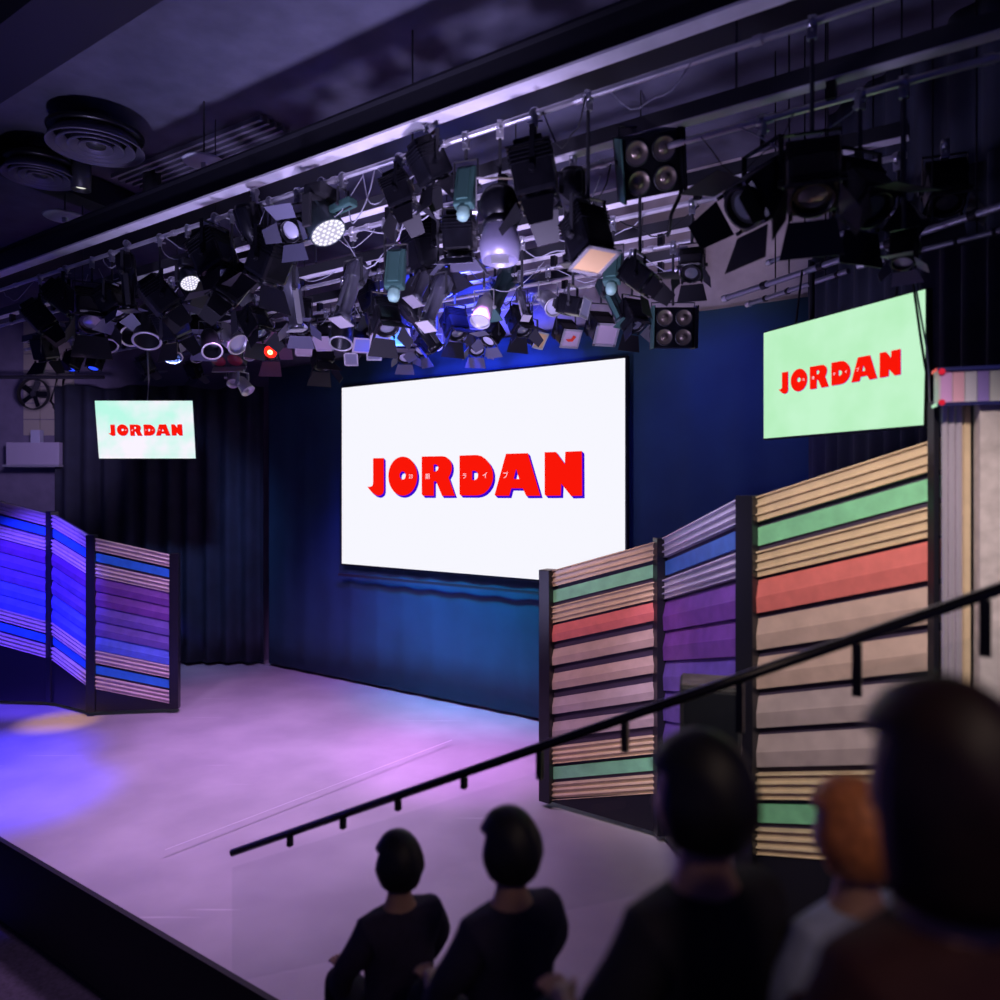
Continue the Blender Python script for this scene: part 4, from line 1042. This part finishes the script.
# ------------------------------------------------------------------ light
def spot(name, loc, tgt, col, power, ang=50, blend=.9, size=.12):
    l = bpy.data.lights.new(name, 'SPOT'); l.energy = power; l.color = col; l.spot_size = math.radians(ang); l.spot_blend = blend; l.shadow_soft_size = size
    o = bpy.data.objects.new(name, l); C.objects.link(o); o.location = loc
    o.rotation_euler = (Vector(tgt)-Vector(loc)).to_track_quat('-Z', 'Y').to_euler()
    return o
spot('floor_wash', (-2.4, 7.2, 4.7), (-2.7, 8.2, 0), (.66, .36, .86), 1150, 96, 1., .3)
spot('floor_wash_back', (-3.2, 8.7, 4.7), (-2.4, 10.2, 0), (.66, .28, 1.), 600, 80, 1., .25)
spot('floor_hot', (-.2, 6.6, 4.7), (-.45, 8.6, 0), (.76, .26, 1.), 1500, 38, 1., .2)
spot('floor_front', (-1.8, 4.9, 4.9), (-1.6, 6.2, 0), (.64, .38, .84), 420, 80, 1., .2)
spot('floor_blue_far', (-5.4, 8.0, 4.7), (-5.75, 8.4, 0), (.03, .02, 1.), 2800, 32, 1., .1)
spot('floor_blue_near', (-5.2, 7.4, 4.7), (-4.95, 7.4, 0), (.03, .02, 1.), 2800, 30, 1., .1)
spot('panel_blue', (-6.0, 7.2, 4.6), (-6.5, 10.4, 1.3), (.10, .05, 1.), 2600, 34, .6, .1)
spot('panel_violet', (-4.3, 7.6, 4.7), (-5.0, 10.1, 1.4), (.74, .50, .92), 235, 26, .6, .1)
spot('glow_amber', (-5.0, 8.6, 4.7), (-5.75, 9.75, 0), (1., .55, .18), 900, 14, 1., .05)
spot('panel_warm_near', (.6, 1.6, 5.0), (2.05, 4.5, 2.2), (1., .84, .74), 600, 42, .8, .15)
spot('panel_warm_far', (-.6, 3.8, 4.9), (.95, 6.85, 1.4), (1., .66, .68), 420, 30, .8, .1)
spot('panel_mid', (.2, 4.2, 4.7), (1.55, 5.8, 1.9), (.58, .46, 1.), 260, 32, .7, .1)
spot('curtain_teal', (-1.5, 8.1, 4.9), (-.4, 10.3, 1.9), (.002, .40, .70), 2300, 58, 1., .2)
spot('curtain_glow_fill', (-.9, 7.4, 5.8), (-.3, 10., 3.9), (.04, .06, 1.), 4200, 70, 1., .2)  # added blue wash imitating the glow around the big screen
spot('curtain_blue_side', (2.0, 6.9, 5.8), (2.3, 8.6, 2.8), (.06, .05, .8), 230, 70, 1., .2)
spot('rig_fill_low', (-3.6, 5.2, 1.0), (-1.0, 7.0, 5.3), (.58, .52, 1.), 800, 100, 1., .3)  # added upward fill, stands in for light bounced off the floor
spot('rig_fill_front', (-.2, 3.3, 2.0), (-.2, 6.6, 5.3), (.66, .56, 1.), 1250, 60, 1., .2)  # added low fill that brightens the channel undersides
spot('wall_patch_fill', (1.9, 5.9, 5.75), (2.3, 8.6, 5.7), (.80, .64, .80), 95, 62, 1., .2)  # added fill to brighten the grey upper back wall
spot('side_wall_fill', (-5.5, 9.0, 4.0), (-8.2, 13.2, 3.8), (.55, .42, .9), 340, 50, 1., .2)  # added cool fill to lift the dark far-left wall

spot('curtain_left_fill', (-4.2, 9.6, 4.7), (-5.7, 12.8, 1.9), (.25, .38, 1.), 800, 66, 1., .15)  # added fill to bring out the folds of the left curtain
spot('audience_fill', (1.4, -1.2, 5.2), (.85, 1.6, 2.0), (1., .72, .60), 75, 60, 1., .2)  # added warm fill on the seated people
w = bpy.data.worlds.new('world'); scene.world = w; w.use_nodes = True
w.node_tree.nodes['Background'].inputs[0].default_value = (.10, .10, .60, 1)
w.node_tree.nodes['Background'].inputs[1].default_value = .12

# ------------------------------------------------------------------ camera
cd = bpy.data.cameras.new('camera'); cam = bpy.data.objects.new('camera', cd); C.objects.link(cam)
cam.location = (0, 0, H); cam.rotation_euler = (PI/2, 0, 0)
cd.sensor_width = 36; cd.lens = 27.0; cd.shift_y = -.013; cd.clip_start = .05
cd.dof.use_dof = True; cd.dof.focus_distance = 8.0; cd.dof.aperture_fstop = .92
scene.camera = cam
vs = scene.view_settings; vs.view_transform = 'Standard'; vs.look = 'None'; vs.gamma = 1; vs.use_curve_mapping = False; vs.exposure = 0.
scene.display_settings.display_device = 'sRGB'
scene.cycles.max_bounces = 6
